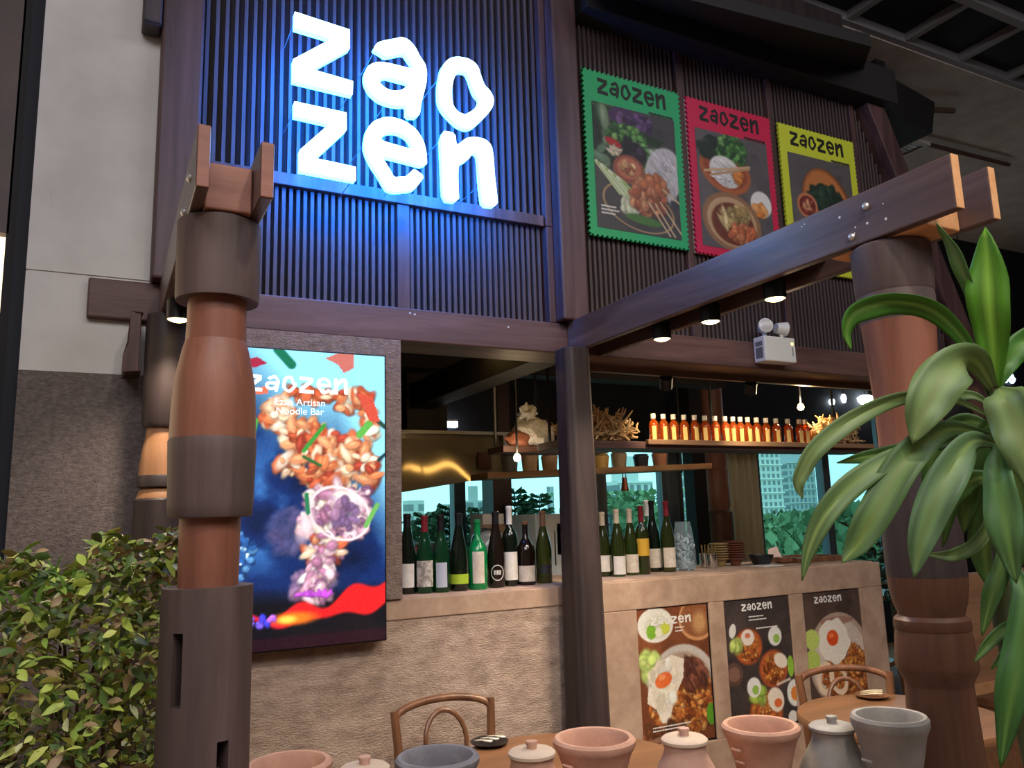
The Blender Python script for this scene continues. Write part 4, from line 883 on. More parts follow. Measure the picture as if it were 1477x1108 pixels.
# carved interior column, dark column, curtains
ICX = at_y(1034, 720, 5.45).x
turned_post('interior_column', 'carved brown interior column beside the beige curtain', ICX, 5.45, [
    ('shaft', 'post_red', [(0, 2.55), (.11, 2.55), (.11, 1.85), (.10, 1.82), (.115, 1.80), (.115, 1.50), (.10, 1.46), (.10, 1.44)], 20),
    ('base', 'post_choc', [(.10, 1.45), (.13, 1.43), (.13, 1.2), (.12, 1.1), (.12, 0)], 20)])
o = MB().box(at_y(1003, 720, 5.2).x, at_y(1021, 720, 5.2).x, 5.2, 5.33, 0, 2.55).build('dark_column', W['dark'], None, loc=(at_y(1012, 720, 5.2).x, 5.27, 0)); tag(o, 'black square column in front of the carved interior column', 'column')
o = MB().box(2.66, 2.82, 5.5, 5.7, 0, 2.55).build('dark_column', plain('oxblood', (64, 26, 30), .5), None, loc=(2.7, 5.6, 0)); tag(o, 'dark red square column between the kitchen windows', 'column')
def curtain(label, x0, x1, y, mat):
    m = MB(); n = max(8, int((x1-x0)/.012))
    for k, z in enumerate((.0, 2.5)):
        for i in range(n+1): 
            u = i/n; m.v.append((x0+(x1-x0)*u, y+.035*math.sin(u*(x1-x0)*75), z))
    for i in range(n): m.f.append((i, i+1, n+2+i, n+1+i))
    e = empty('curtain', ((x0+x1)/2, y, 0), label, 'curtain'); c = m.build('cloth', mat, e, smooth=True)
    so = c.modifiers.new('s', 'SOLIDIFY'); so.thickness = .004
    MB().box(x0, x1, y-.02, y+.02, 2.5, 2.54).build('heading', mat, e)
gcur = wood('grey_curtain_cloth', (116, 116, 116), (142, 142, 140), 'z', .9, 6, 0); bcur = wood('beige_curtain_cloth', (176, 160, 130), (224, 206, 166), 'z', .9, 6, 0)
curtain('grey curtain beside the window with the lit spotlight', 3.66, 3.92, 5.82, gcur); curtain('grey curtain gathered next to the black column', at_y(957, 720, 5.84).x, at_y(984, 720, 5.84).x, 5.84, gcur); curtain('beige curtain drawn beside the tower view', at_y(1047, 720, 5.82).x, at_y(1093, 720, 5.82).x, 5.82, bcur)

# ================================================================ BOTTLES
foil = {'black': plain('foil_black', (24, 22, 26), .35), 'red': plain('foil_red', (130, 34, 46), .35), 'cream': plain('foil_cream', (206, 190, 166), .4), 'white': plain('foil_white', (226, 222, 216), .4), 'copper': plain('foil_copper', (120, 84, 60), .35), 'green': plain('foil_green', (30, 130, 70), .35)}
bglass = {'dk': thin_glass('bottle_black_green', (.10, .24, .12), .16, (20, 30, 20), .6), 'gr': thin_glass('bottle_green', (.20, .62, .30), .16, (22, 76, 44), .5), 'ol': thin_glass('bottle_olive', (.46, .50, .18), .16, (60, 68, 30), .5), 'em': thin_glass('bottle_emerald', (.10, .75, .35), .12, (20, 160, 84), .6), 'br': thin_glass('bottle_brown', (.16, .08, .04), .12, (34, 22, 16), .75)}
labm = {'w': noise_mat('label_white', [(.3, (216, 208, 196)), (.7, (236, 230, 220))], 30, (1, 1, 1), .6), 'cr': noise_mat('label_cream', [(.35, (206, 190, 168)), (.65, (230, 218, 200))], 40, (1, 1, 1), .6), 'ye': plain('label_yellow', (226, 176, 56), .5), 'li': plain('label_lime', (176, 206, 52), .5), 'bl': plain('label_silver', (196, 200, 214), .5), 'dk': plain('label_dark', (52, 50, 48), .5), 'pr': noise_mat('label_patterned', [(.42, (150, 140, 130)), (.58, (222, 214, 204))], 45, (1, 1, 1), .6)}
profs = {
 'burg': [(0, 0), (.036, 0), (.0405, .005), (.0405, .135), (.036, .165), (.024, .205), (.0160, .235), (.0145, .262), (.0145, .285), (.0165, .287), (.0165, .297), (.012, .300), (0, .300)],
 'bord': [(0, 0), (.034, 0), (.0375, .005), (.0375, .180), (.034, .198), (.020, .215), (.0148, .230), (.0142, .285), (.016, .287), (.016, .297), (.012, .300), (0, .300)],
 'champ': [(0, 0), (.038, 0), (.0435, .006), (.0435, .120), (.038, .160), (.024, .215), (.0165, .250), (.0155, .282), (.018, .284), (.018, .297), (.013, .300), (0, .300)],
 'squat': [(0, 0), (.044, 0), (.047, .006), (.047, .140), (.042, .165), (.026, .190), (.0155, .205), (.0145, .262), (.017, .264), (.017, .275), (.012, .278), (0, .278)]}
def patch(x, y, z, r, z0, z1, half, face=-PI/2):
    m = MB(); n = 10
    for zz in (z0, z1):
        for k in range(n+1):
            a = face-half+2*half*k/n; m.v.append((x+r*math.cos(a), y+r*math.sin(a), z+zz))
    for k in range(n): m.f.append((k, k+1, n+2+k, n+1+k))
    return m
def bottle(label, x, y, z, kind, glass, lab, lz, cap, h=1.0, cat='bottle', group='wine bottles on the bar counter', foil_z=.225):
    e = empty('wine_bottle', (x, y, z), label, cat, group)
    pr = [(r*.86, zz*h) for r, zz in profs[kind]]
    MB().lathe(pr, (x, y, z), 22).build('glass', bglass[glass], e, smooth=True)
    rr = max(r for r, _ in pr)+.0006
    if lab:
        lo, hi, half = lz; patch(x, y, z, rr, lo, hi, half, -PI/2-.35).build('label', labm[lab], e, smooth=True)
    nk = [(r+.0006, zz) for r, zz in pr if zz >= foil_z*h-1e-6 and r > 0]
    if cap and len(nk) > 1: MB().lathe(nk+[(0, nk[-1][1]+.0006)], (x, y, z), 16).build('foil_cap', foil[cap], e, smooth=True)
    return e
BZ = 1.1655
left = [ # px of the foot, y, kind, glass, label, label span, cap, height, text
 (588, 3.03, 'champ', 'dk', 'w', (.025, .115, .75), 'black', 1.03, 'dark bottle with plain white label, first beside the screen pillar'),
 (613, 3.00, 'burg', 'gr', 'pr', (.025, .125, 1.1), 'red', 1.00, 'green bottle with grey marbled label and red cap'),
 (637, 2.99, 'burg', 'gr', 'bl', (.020, .115, .65), 'black', 1.00, 'green bottle with a narrow silvery label'),
 (663, 2.99, 'champ', 'dk', 'li', (.028, .066, 1.2), 'black', 1.02, 'dark bottle with a lime green band label'),
 (690, 3.00, 'squat', 'em', 'cr', (.025, .150, .62), 'green', 1.00, 'bright emerald green bottle with tall cream label'),
 (717, 3.02, 'champ', 'br', None, None, 'black', 1.03, 'almost black bottle with an oval printed emblem'),
 (737, 3.03, 'bord', 'dk', 'w', (.025, .140, 1.1), 'white', 1.10, 'dark bottle with large white label and white foil top'),
 (760, 3.03, 'squat', 'br', 'cr', (.015, .080, 1.0), 'copper', .95, 'short brown bottle with low cream label and copper neck'),
 (786, 3.05, 'burg', 'ol', 'dk', (.040, .078, .8), 'copper', 1.02, 'olive bottle with a small dark label'),
]
for px, y, kd, gl, lb, lz, cp_, h_, tx in left:
    q = at_y(px, 850, y); bottle(tx, q.x, y, BZ, kd, gl, lb, lz, cp_, h_)
q = at_y(717, 850, 3.02)
em_ = [o for o in bpy.data.objects if o.get('label') == 'almost black bottle with an oval printed emblem'][0]
m = MB()
for k in range(24):
    a0 = 2*PI*k/24; a1_ = 2*PI*(k+1)/24
    def pp(a, s): 
        an = -PI/2-.35+.75*s*math.cos(a); return (q.x+.0381*math.cos(an), 3.02+.0381*math.sin(an), BZ+.06+.032*s*math.sin(a))
    m.add([pp(a0, 1), pp(a1_, 1), pp(a1_, .88), pp(a0, .88)], [(0, 1, 2, 3)])
for k in range(5):
    an = -PI/2-.75+.17*k; m.add([(q.x+.0381*math.cos(an+d_), 3.02+.0381*math.sin(an+d_), BZ+zz) for d_, zz in ((0, .052), (.11, .052), (.11, .070), (0, .070))], [(0, 1, 2, 3)])
m.build('oval_emblem', labm['w'], em_)
right = [
 (872, 3.16, 'burg', 'ol', 'w', (.022, .095, .9), 'cream', .98, 'olive bottle with a plain white label, touching the bar post'),
 (893, 3.10, 'burg', 'ol', 'w', (.010, .092, .9), 'cream', 1.02, 'olive bottle with a low white label and cream neck'),
 (912, 3.12, 'burg', 'ol', 'cr', (.012, .095, 1.0), 'cream', 1.02, 'olive bottle with a beige label bearing a small sketch'),
 (929, 3.12, 'bord', 'ol', 'ye', (.085, .165, 1.1), 'red', 1.06, 'olive bottle with yellow label and red foil top'),
 (945, 3.205, 'burg', 'dk', 'cr', (.020, .110, 1.1), 'black', 1.14, 'tall dark bottle with wide off-white label'),
 (966, 3.15, 'burg', 'ol', 'cr', (.022, .115, 1.0), 'red', 1.13, 'olive bottle with cream label and dark red neck, beside the glass vase'),
 (938, 3.36, 'bord', 'gr', None, None, 'white', 1.16, 'green bottle with a white neck band at the back of the row'),
]
for px, y, kd, gl, lb, lz, cp_, h_, tx in right:
    q = at_y(px, 832, y); bottle(tx, q.x, y, BZ, kd, gl, lb, lz, cp_, h_)
# amber sauce bottles on the hanging shelf
amb = thin_glass('amber_sauce_glass', (.95, .36, .08), .10, (190, 84, 22), .45); ambl = plain('amber_label', (226, 190, 108), .5); capw = plain('sauce_cap', (214, 206, 190), .4)
sx = [472, 515, 558, 603, 648, 692, 735, 778, 812, 843, 875, 912, 952, 995, 1045, 1095, 1120]
amber0 = None
ORD = 'first second third fourth fifth sixth seventh eighth ninth tenth eleventh twelfth thirteenth fourteenth fifteenth sixteenth last'.split()
for i, zx in enumerate(sx):
    q = at_y(780+zx/2.954+4, 632, 3.37)
    if amber0 is None:
        amber0 = empty('sauce_bottle', (0, 0, 0), 'amber sauce bottle with yellow label in the row on the hanging shelf', 'bottle', 'amber sauce bottles on the hanging shelf')
        MB().lathe([(0, 0), (.023, 0), (.026, .004), (.026, .098), (.022, .112), (.011, .124), (.011, .132)], seg=16).build('glass', amb, amber0, smooth=True, rel=False)
        MB().lathe([(.0135, .129), (.0135, .156), (0, .158)], seg=14).build('cap', capw, amber0, smooth=True, rel=False)
        patch(0, 0, 0, .0265, .012, .088, .42, -PI/2-.3).build('label', ambl, amber0, smooth=True, rel=False)
        t_ = amber0
    else: t_ = copy_tree(amber0)
    t_['label'] = 'amber sauce bottle, %s from the pale roots beside the bar post' % ORD[i]
    t_.location = (q.x, 3.37, 1.8125); t_.rotation_euler = (0, 0, -.25+.2*math.sin(i*2.1))
# bundles of dried roots at both ends of the shelf
rootm = noise_mat('dried_root', [(.3, (170, 132, 84)), (.7, (226, 190, 136))], 30, (1, 1, 1), .7, .2)
for seed, (x0_, x1_, zt, n_, lb) in enumerate(((2.04, 2.46, .165, 340, 'pile of pale dried roots next to the bar post on the shelf'), (3.80, 4.10, .185, 320, 'pile of lit dried roots beyond the amber bottles'))):
    r = random.Random(seed+3); m = MB()
    e = empty('dried_roots', ((x0_+x1_)/2, 3.4, 1.8125), lb, 'roots')
    for k in range(n_):
        x = r.uniform(x0_, x1_); top = zt*(.55+.45*math.sin(PI*min(1, max(0, (x-x0_)/(x1_-x0_)))**.8)); z = 1.825+r.uniform(0, 1)*top*.85; y = r.uniform(3.31, 3.47)
        d_ = Vector((r.uniform(-1, 1), r.uniform(-.6, .6), r.uniform(-.4, 1))).normalized()*r.uniform(.02, .04); b_ = Vector((r.uniform(-1, 1), r.uniform(-1, 1), r.uniform(-1, 1)))*.012
        p0 = Vector((x, y, z)); pts = [p0-d_, p0+b_, p0+d_, p0+d_*1.5-b_]
        pts = [Vector((p.x, min(3.5, max(3.29, p.y)), max(1.819, p.z))) for p in pts]
        m.tube(pts, [.005, .0068, .005, .003], 5)
    m.build('root_tangle', rootm, e, smooth=True)['kind'] = 'stuff'

# ---- things on the counter right of the bottles
def lathe_thing(name, label, cat, x, y, z, prof, mat, part='body', seg=24, group=None):
    e = empty(name, (x, y, z), label, cat, group); MB().lathe(prof, (x, y, z), seg).build(part, mat, e, smooth=True); return e
q = at_y(989, 826, 3.16)
vz = lathe_thing('glass_vase', 'tall clear glass vase filled with crumpled clear film', 'vase', q.x, 3.16, BZ, [(0, .002), (.045, .002), (.055, .02), (.056, .09), (.048, .16), (.036, .235)], thin_glass('vase_glass', (.85, .93, .95), .10, (196, 214, 222), .22), 'glass')
m = MB(); r = random.Random(5)
for k in range(70):
    a = r.uniform(0, 6.28); z = r.uniform(.02, .17); rad = .045*math.sqrt(r.random()); c = Vector((q.x+rad*math.cos(a), 3.16+rad*math.sin(a), BZ+z))
    m.tube([c+Vector((r.uniform(-1, 1), r.uniform(-1, 1), r.uniform(-1, 1)))*.012 for _ in range(4)], .004, 4)
m.build('crumpled_film', plain('clear_film', (226, 230, 234), .3), vz)['kind'] = 'stuff'
for i, (px, y, lb) in enumerate(((1018, 3.22, 'shiny steel cup with cutlery beside the glass vase'), (1028, 3.16, 'shiny steel cup with rolled rim beside the stacked bowls'))):
    q = at_y(px, 822, y)
    e = lathe_thing('steel_cup', lb, 'cup', q.x, y, BZ, [(0, .002), (.026, .002), (.03, .07), (.032, .072), (.028, .072), (.024, .008), (0, .008)], plain('cup_steel', (206, 206, 204), .12, 1.0))
    for k in range(3):
        MB().tube([(q.x+.01*(k-1), y, BZ+.01), (q.x+.022*(k-1), y-.005, BZ+.115)], .0035, 6).build('cutlery_handle', plain('gold_cutlery%d%d' % (i, k), (220, 186, 120), .2, .9), e)
bowl_p = [(0, .002), (.026, .002), (.030, .007), (.044, .034), (.062, .041), (.064, .047), (.059, .047), (.042, .040), (.026, .012), (0, .012)]
for (px, y, n, c, nm, lb, gp, tall) in ((1040, 3.24, 7, (156, 134, 92), 'stacked_bowl', 'khaki bowl, %s in the stack beside the steel cups', 'khaki bowl stack', .0125), (1062, 3.20, 8, (112, 66, 50), 'stacked_bowl', 'dark brown bowl, %s in the stack behind the black bowl', 'brown bowl stack', .0118)):
    q = at_y(px, 822, y); bm_ = plain('bowl_%d' % px, c, .35); b0 = None
    for k in range(n):
        if b0 is None:
            b0 = MB().lathe([(r_*.80, z_*.9) for r_, z_ in bowl_p], seg=24).build(nm, bm_, None, smooth=True); b = b0
        else: b = b0.copy(); col.objects.link(b)
        b.scale = [1+.05*math.sin(k*2.7+px)]*2+[1]; b.location = (q.x+.0015*math.sin(k*3.1), y, BZ+tall*k); tag(b, lb % ('lowest' if k == 0 else 'topmost' if k == n-1 else ORD[k]+' from the bottom'), 'bowl', gp)
q = at_y(1099, 818, 3.14); lathe_thing('black_bowl', 'matt black bowl standing alone on the counter', 'bowl', q.x, 3.14, BZ, [(0, .001), (.035, .001), (.046, .008), (.062, .045), (.064, .052), (.060, .052), (.042, .012), (0, .010)], W['black'])
q = at_y(1135, 818, 3.14); lathe_thing('wooden_bowl', 'small dark wooden bowl beside the black bowl', 'bowl', q.x, 3.16, BZ, [(0, .001), (.035, .001), (.046, .008), (.050, .030), (.047, .030), (.040, .010), (0, .008)], W['chair'])
q = at_y(1118, 800, 3.32)
pp_ = MB(); 
for (a, b, c, d_) in (((-.06, 0, 0), (.05, -.01, .0), (.06, .03, .05), (-.03, .02, .035)), ((-.03, .02, .035), (.06, .03, .05), (.07, .05, .075), (.0, .05, .06))):
    pp_.add([(q.x+v[0], 3.32+v[1], BZ+.002+v[2]) for v in (a, b, c, d_)], [(0, 1, 2, 3)])
o = pp_.build('paper_napkin', plain('pinkish_paper', (214, 186, 178), .7), None, loc=(q.x, 3.28, BZ)); tag(o, 'pinkish crumpled paper napkin beside the wooden bowl', 'napkin'); so = o.modifiers.new('s', 'SOLIDIFY'); so.thickness = .002
e = empty('serving_tray', (3.42, 3.2, BZ), 'flat dark brown serving tray at the end of counter', 'tray'); MB().box(3.26, 3.60, 3.08, 3.34, BZ, BZ+.012).build('base', W['chair'], e, bevel=.004)
for a in ((3.26, 3.60, 3.075, 3.085), (3.26, 3.60, 3.335, 3.345), (3.255, 3.265, 3.085, 3.335), (3.595, 3.605, 3.085, 3.335)): MB().box(*a, BZ+.001, BZ+.026).build('rim', W['chair'], e)
o = MB().box(2.95, 3.08, 3.02, 3.12, BZ, BZ+.004).build('folded_cloth', W['white'], None, loc=(3.0, 3.07, BZ)); tag(o, 'flat white folded cloth in front of the wooden bowl', 'cloth')

# ================================================================ FOREGROUND: ledge with clay pots
lg_a = Vector((.213, 1.87)); lg_b = Vector((1.877, 1.36)); lg_d = (lg_b-lg_a).normalized(); lg_n = Vector((-lg_d.y, lg_d.x))
def quad_prism(a, b, half, z0, z1):
    P = [(a.x-lg_n.x*half, a.y-lg_n.y*half), (b.x-lg_n.x*half, b.y-lg_n.y*half), (b.x+lg_n.x*half, b.y+lg_n.y*half), (a.x+lg_n.x*half, a.y+lg_n.y*half)]
    return MB().hexa([(x, y, z0) for x, y in P]+[(x, y, z1) for x, y in P])
la = lg_a+lg_d*.115; lb_ = lg_b-lg_d*.115
pt_ = empty('pot_ledge', (1.05, 1.61, 0), 'low timber partition between the two front posts carrying clay pots', 'partition')
quad_prism(la, lb_, .17, .712, .745).build('ledge', W['table'], pt_, bevel=.004)
quad_prism(la+lg_d*.02, lb_-lg_d*.02, .05, 0, .712).build('panel', W['beam_x'], pt_)
clay = {'terra': noise_mat('terracotta', [(.3, (180, 134, 112)), (.7, (212, 166, 142))], 9, (1, 1, 1), .75, .12, 40), 'dark': noise_mat('dark_grey_stoneware', [(.3, (98, 96, 102)), (.7, (140, 138, 144))], 9, (1, 1, 1), .65, .12, 40), 'grey': noise_mat('silver_grey_clay', [(.3, (140, 134, 128)), (.7, (176, 170, 162))], 9, (1, 1, 1), .55, .12, 40), 'pink': noise_mat('pink_clay', [(.3, (188, 144, 126)), (.7, (214, 174, 154))], 9, (1, 1, 1), .7, .12, 40), 'cream': noise_mat('cream_clay_lid', [(.3, (196, 172, 150)), (.7, (222, 200, 178))], 9, (1, 1, 1), .7, .1, 40)}
LZ = .7452
def mortar(label, px, py, m, s=1.0, zs=1.0):
    q = at_z(px, py, LZ+.1705*zs); x, y = q.x, q.y
    e = empty('clay_mortar', (x, y, LZ), label, 'pot', 'clay pots on the ledge')
    k = s
    MB().lathe([(0, 0), (.052*k, 0), (.056*k, .010), (.058*k, .05), (.070*k, .10), (.083*k, .145), (.090*k, .158), (.0945*k, .166), (.0945*k, .176), (.089*k, .182), (.080*k, .181), (.074*k, .172), (.066*k, .13), (.050*k, .06), (0, .045)], (0, 0, 0), 40).build('bowl', clay[m], e, smooth=True, rel=False).scale = (1, 1, zs)
    a0 = math.atan2(-y, -x)-.75
    for j in range(3):
        z = LZ+.075+.03*j; rr = (.064+.011*j)*k
        MB().tube([(x+(rr+.004)*math.cos(a0+t), y+(rr+.004)*math.sin(a0+t), z) for t in (-.16, -.05, .05, .16)], .004, 6).build('grip_ridge', clay[m], e, smooth=True)
    return e
def jar(label, px, py, m, lid):
    q = at_z(px, py, .928); x, y = q.x, q.y
    e = empty('lidded_jar', (x, y, LZ), label, 'pot', 'clay pots on the ledge')
    MB().lathe([(0, 0), (.07, 0), (.088, .02), (.092, .05), (.082, .085), (.064, .122), (.051, .146), (.048, .158), (.049, .170), (0, .170)], (x, y, LZ), 36).build('body', clay[m], e, smooth=True)
    l = MB().lathe([(0, .1705), (.050, .1705), (.054, .174), (.054, .180), (.048, .185), (.02, .188), (0, .188)], (x, y, LZ), 32).build('lid', clay[lid], e, smooth=True)
    MB().lathe([(.012, .1875), (.011, .193), (.014, .199), (.013, .204), (0, .206)], (x, y, LZ), 16).build('knob', clay[m], l, smooth=True)
mortar('terracotta mortar next to the turned post', 417, 1106, 'terra'); jar('lidded jar with cream lid between terracotta and dark grey mortars', 526, 1106, 'pink', 'cream'); mortar('dark grey stoneware mortar on the ledge', 631, 1097, 'dark')
jar('cream-lidded jar between the dark grey and large terracotta mortars', 767, 1083, 'terra', 'cream'); mortar('thick-rimmed terracotta mortar in front of the bar post', 857, 1070, 'terra', 1.04); jar('pink clay jar with pale lid in front of the egg poster', 987, 1064, 'pink', 'cream')
mortar('terracotta mortar with ridged side near the silver jar', 1097, 1051, 'terra'); jar('silver grey lidded jar beside the grey mortar', 1200, 1046, 'grey', 'grey'); mortar('silver grey mortar standing against the tapered post', 1283, 1040, 'grey', .90, 1.24)

# ================================================================ TABLES, CHAIRS, PLATES
def round_table(label, x, y, r):
    e = empty('round_table', (x, y, 0), label, 'table')
    MB().lathe([(0, .718), (r-.02, .718), (r, .728), (r, .742), (r-.006, .75), (0, .75)], (x, y, 0), 48).build('top', W['table'], e, smooth=True)
    MB().lathe([(.03, .03), (.03, .718)], (x, y, 0), 16).build('column', W['black'], e, smooth=True); MB().lathe([(0, 0), (.20, 0), (.20, .012), (.03, .035), (0, .035)], (x, y, 0), 32).build('base', W['black'], e, smooth=True)
round_table('round wooden table behind the terracotta pots near the bar post', 1.20, 2.055, .36)
round_table('round wooden table behind the grey pots under the squid poster', 2.43, 1.92, .33)
def chair(label, x, y, rz):
    e = empty('bentwood_chair', (0, 0, 0), label, 'chair', 'bentwood chairs')
    for s in (-1, 1):
        MB().tube([(s*.165, .03, 0), (s*.162, .01, .45), (s*.172, .02, .70), (s*.180, .035, .815)], [.015, .016, .015, .014], 10).build('rear_leg', W['chair'], e, smooth=True, rel=False)
        MB().tube([(s*.165, -.36, 0), (s*.15, -.33, .43)], [.014, .017], 10).build('front_leg', W['chair'], e, smooth=True, rel=False)
    MB().lathe([(0, .43), (.185, .43), (.195, .438), (.195, .452), (.185, .46), (.15, .456), (0, .454)], (0, -.165, 0), 36).build('seat', W['chair'], e, smooth=True, rel=False)
    MB().tube([(.176*math.cos(t), .03+.035*math.sin(t), .787+.043*math.sin(t)) for t in np.linspace(0, PI, 15)], [.011]+[.013]*13+[.011], 10).build('top_rail', W['chair'], e, smooth=True, rel=False)
    MB().tube([(-.075, .005, .455), (-.075, .015, .62)]+[(.075*math.cos(PI-t), .015+.03*math.sin(t), .70+.095*math.sin(t)) for t in np.linspace(0, PI, 11)]+[(.075, .015, .62), (.075, .005, .455)], .009, 8).build('back_hoop', W['chair'], e, smooth=True, rel=False)
    MB().tube([(.155*math.cos(t), -.165+.155*math.sin(t), .22) for t in np.linspace(0, 2*PI, 25)], .009, 8, False).build('stretcher_ring', W['chair'], e, smooth=True, rel=False)
    e.location = (x, y, 0); e.rotation_euler = (0, 0, rz)
chair('bentwood chair against the rough counter wall under the screen', 1.09, 2.655, 0)
chair('bentwood chair in front of the squid ring poster', 2.57, 2.24, -.42)
def setting(lb_plate, lb_spoon, px, py, cm, mat_plate, n, rot):
    q = at_z(px, py, .752); x, y = q.x, q.y
    p = MB().lathe([(0, 0), (.035, 0), (.058, .009), (.060, .012), (.056, .012), (.034, .004), (0, .004)], (x, y, .7505), 28).build('saucer', mat_plate, None, smooth=True, loc=(x, y, .7505)); tag(p, lb_plate, 'plate')
    for k in range(n):
        m = MB(); L_ = .078; w_ = .009
        pts = [(-L_/2, .003), (-L_/4, .006), (0, w_*.5), (L_/4, w_), (L_/2.2, w_*.85), (L_/2, .002)]
        up = [(u, v) for u, v in pts]; m.v = [(u, v, .004*math.cos(u*30)) for u, v in up]+[(u, -v, .004*math.cos(u*30)) for u, v in up]
        m.f = [(i+6, i+7, i+1, i) for i in range(5)]
        o = m.build('spoon', cm, None, smooth=True); so = o.modifiers.new('s', 'SOLIDIFY'); so.thickness = .003
        d = (k-(n-1)/2)*.030; o.location = (x+d*math.cos(rot+PI/2), y+d*math.sin(rot+PI/2), .7685); o.rotation_euler = (0, -.12, rot); tag(o, ('inner ', 'middle ', 'outer ')[k]+lb_spoon, 'spoon', 'spoons on a saucer')
setting('small black saucer holding three white spoons', 'white spoon lying on the black saucer', 706, 1074, plain('white_ceramic', (246, 238, 220), .2, var=.02), W['black'], 3, -1.2)
setting('small dark saucer holding pale cutlery by the grey pots', 'pale metal spoon lying on the dark saucer', 1258, 1006, plain('pale_cutlery', (236, 214, 180), .2, .3), W['chair'], 3, -.9)
# booth behind the tapered post
bo = empty('booth_bench', (4.9, 2.7, 0), 'tan panelled booth bench beyond the tapered post', 'bench')
MB().box(4.22, 6.4, 2.9, 2.97, 0, 1.055).build('back_panel', W['booth'], bo, bevel=.006)
MB().box(4.22, 6.4, 2.44, 2.9, .38, .425).build('seat', W['table'], bo, bevel=.01); MB().box(4.25, 6.38, 2.47, 2.9, 0, .38).build('seat_box', W['booth'], bo)
MB().box(4.22, 6.4, 2.86, 2.9, .425, .47).build('seat_trim', W['end_grain'], bo)
e = empty('booth_table', (3.9, 1.95, 0), 'dark rectangular table in front of the booth bench', 'table')
MB().box(3.5, 4.6, 1.65, 2.2, .715, .75).build('top', W['chair'], e, bevel=.006)
for x, y in ((3.56, 1.71), (4.54, 1.71), (3.56, 2.14), (4.54, 2.14)): MB().box(x-.025, x+.025, y-.025, y+.025, 0, .715).build('leg', W['chair'], e)

# ================================================================ BROAD-LEAVED PLANT
def leaf_attr(name):
    m, nt, N, L, P = new_mat(name)
    a = N.new('ShaderNodeAttribute'); a.attribute_name = 'Col'; L.new(a.outputs['Color'], P.inputs['Base Color']); P.inputs['Roughness'].default_value = .5
    tr = N.new('ShaderNodeBsdfTranslucent'); L.new(a.outputs['Color'], tr.inputs[0]); mx = N.new('ShaderNodeMixShader'); mx.inputs[0].default_value = .28
    out = N['Material Output']; L.new(P.outputs[0], mx.inputs[1]); L.new(tr.outputs[0], mx.inputs[2]); L.new(mx.outputs[0], out.inputs[0]); return m
leafm = leaf_attr('broad_leaf')
def catmull(P, n):
    out = []; Q = [P[0]*2-P[1]]+P+[P[-1]*2-P[-2]]
    for i in range(1, len(Q)-2):
        for k in range(n):
            t = k/n; a, b, c, d = Q[i-1], Q[i], Q[i+1], Q[i+2]
            out.append((b*2+(c-a)*t+(a*2-b*5+c*4-d)*t*t+(b*3-a-c*3+d)*t*t*t)*.5)
    out.append(P[-1]); return out
def strap_leaf(parent, path, wpx, edge, mid, twist=0.0, fold=.25, wav=.0, seed=0, base_w=.18, peak=.5):
    """path: (px, py, depth)"""
    P = catmull([at(*p) for p in path], 6); n = len(P); r = random.Random(seed); ph = r.uniform(0, 6)
    wd = wpx*sum(p[2] for p in path)/len(path)/F_PX; m = MB(); cols = []
    for i, p in enumerate(P):
        u = i/(n-1); t = (P[min(i+1, n-1)]-P[max(i-1, 0)]).normalized(); view = (EYE-p).normalized()
        s = t.cross(view).normalized(); nn = s.cross(t).normalized()
        an = twist*(u-.3)+.25*math.sin(ph+u*3); s2 = s*math.cos(an)+nn*math.sin(an); n2 = nn*math.cos(an)-s*math.sin(an)
        w = wd/2*(base_w+(1-base_w)*math.sin(PI/2*u/peak)**1.2 if u < peak else max(0, math.cos(PI/2*(u-peak)/(1-peak)))**.8)
        w = max(w, .0006)
        for j in range(7):
            v = (j-3)/3; z = abs(v)*fold*w+wav*w*math.sin(u*14+ph+(v > 0)*2)*abs(v)
            m.v.append(tuple(p+s2*(v*w)+n2*(z-fold*w*.4)))
            k = max(0, 1-abs(v)*2.2); c = [e_*(1-k)+mi*k for e_, mi in zip(edge, mid)]; f = 1+.12*math.sin(v*9+u*5+ph)
            cols.append(lin([min(255, x*f) for x in c]))
    for i in range(n-1):
        for j in range(6):
            a = i*7+j; m.f.append((a, a+1, a+8, a+7))
    o = m.build('leaf', leafm, parent, smooth=True)
    ca = o.data.color_attributes.new('Col', 'FLOAT_COLOR', 'POINT'); ca.data.foreach_set('color', [x for c in cols for x in (*c, 1)])
    so = o.modifiers.new('s', 'SOLIDIFY'); so.thickness = .0012
    return o
D0 = 1.45
pl_b = at(1442, 640, D0)
dp = empty('broad_leaved_plant', (pl_b.x, pl_b.y, 0), 'potted plant with long drooping striped green leaves beside the tapered post', 'plant')
MB().tube([(pl_b.x, pl_b.y, .30), (pl_b.x-.005, pl_b.y, .9), tuple(at(1446, 900, D0)), tuple(at(1442, 640, D0)), tuple(at(1436, 560, D0))], [.02, .018, .016, .015, .010], 12).build('cane', wood('cane_bark', (60, 66, 40), (92, 98, 60), 'z', .7), dp, smooth=True)
MB().lathe([(0, .0), (.13, 0), (.15, .02), (.17, .30), (.175, .32), (.16, .32), (.15, .28), (0, .28)], (pl_b.x, pl_b.y, 0), 32).build('planter', clay['dark'], dp, smooth=True)
MB().lathe([(0, .30), (.15, .285)], (pl_b.x, pl_b.y, 0), 24).build('soil', plain('potting_soil', (52, 38, 28), .9), dp)
G1, G2, PALE, PM, DKG = (62, 118, 40), (140, 176, 74), (124, 150, 92), (162, 182, 108), (84, 124, 60)
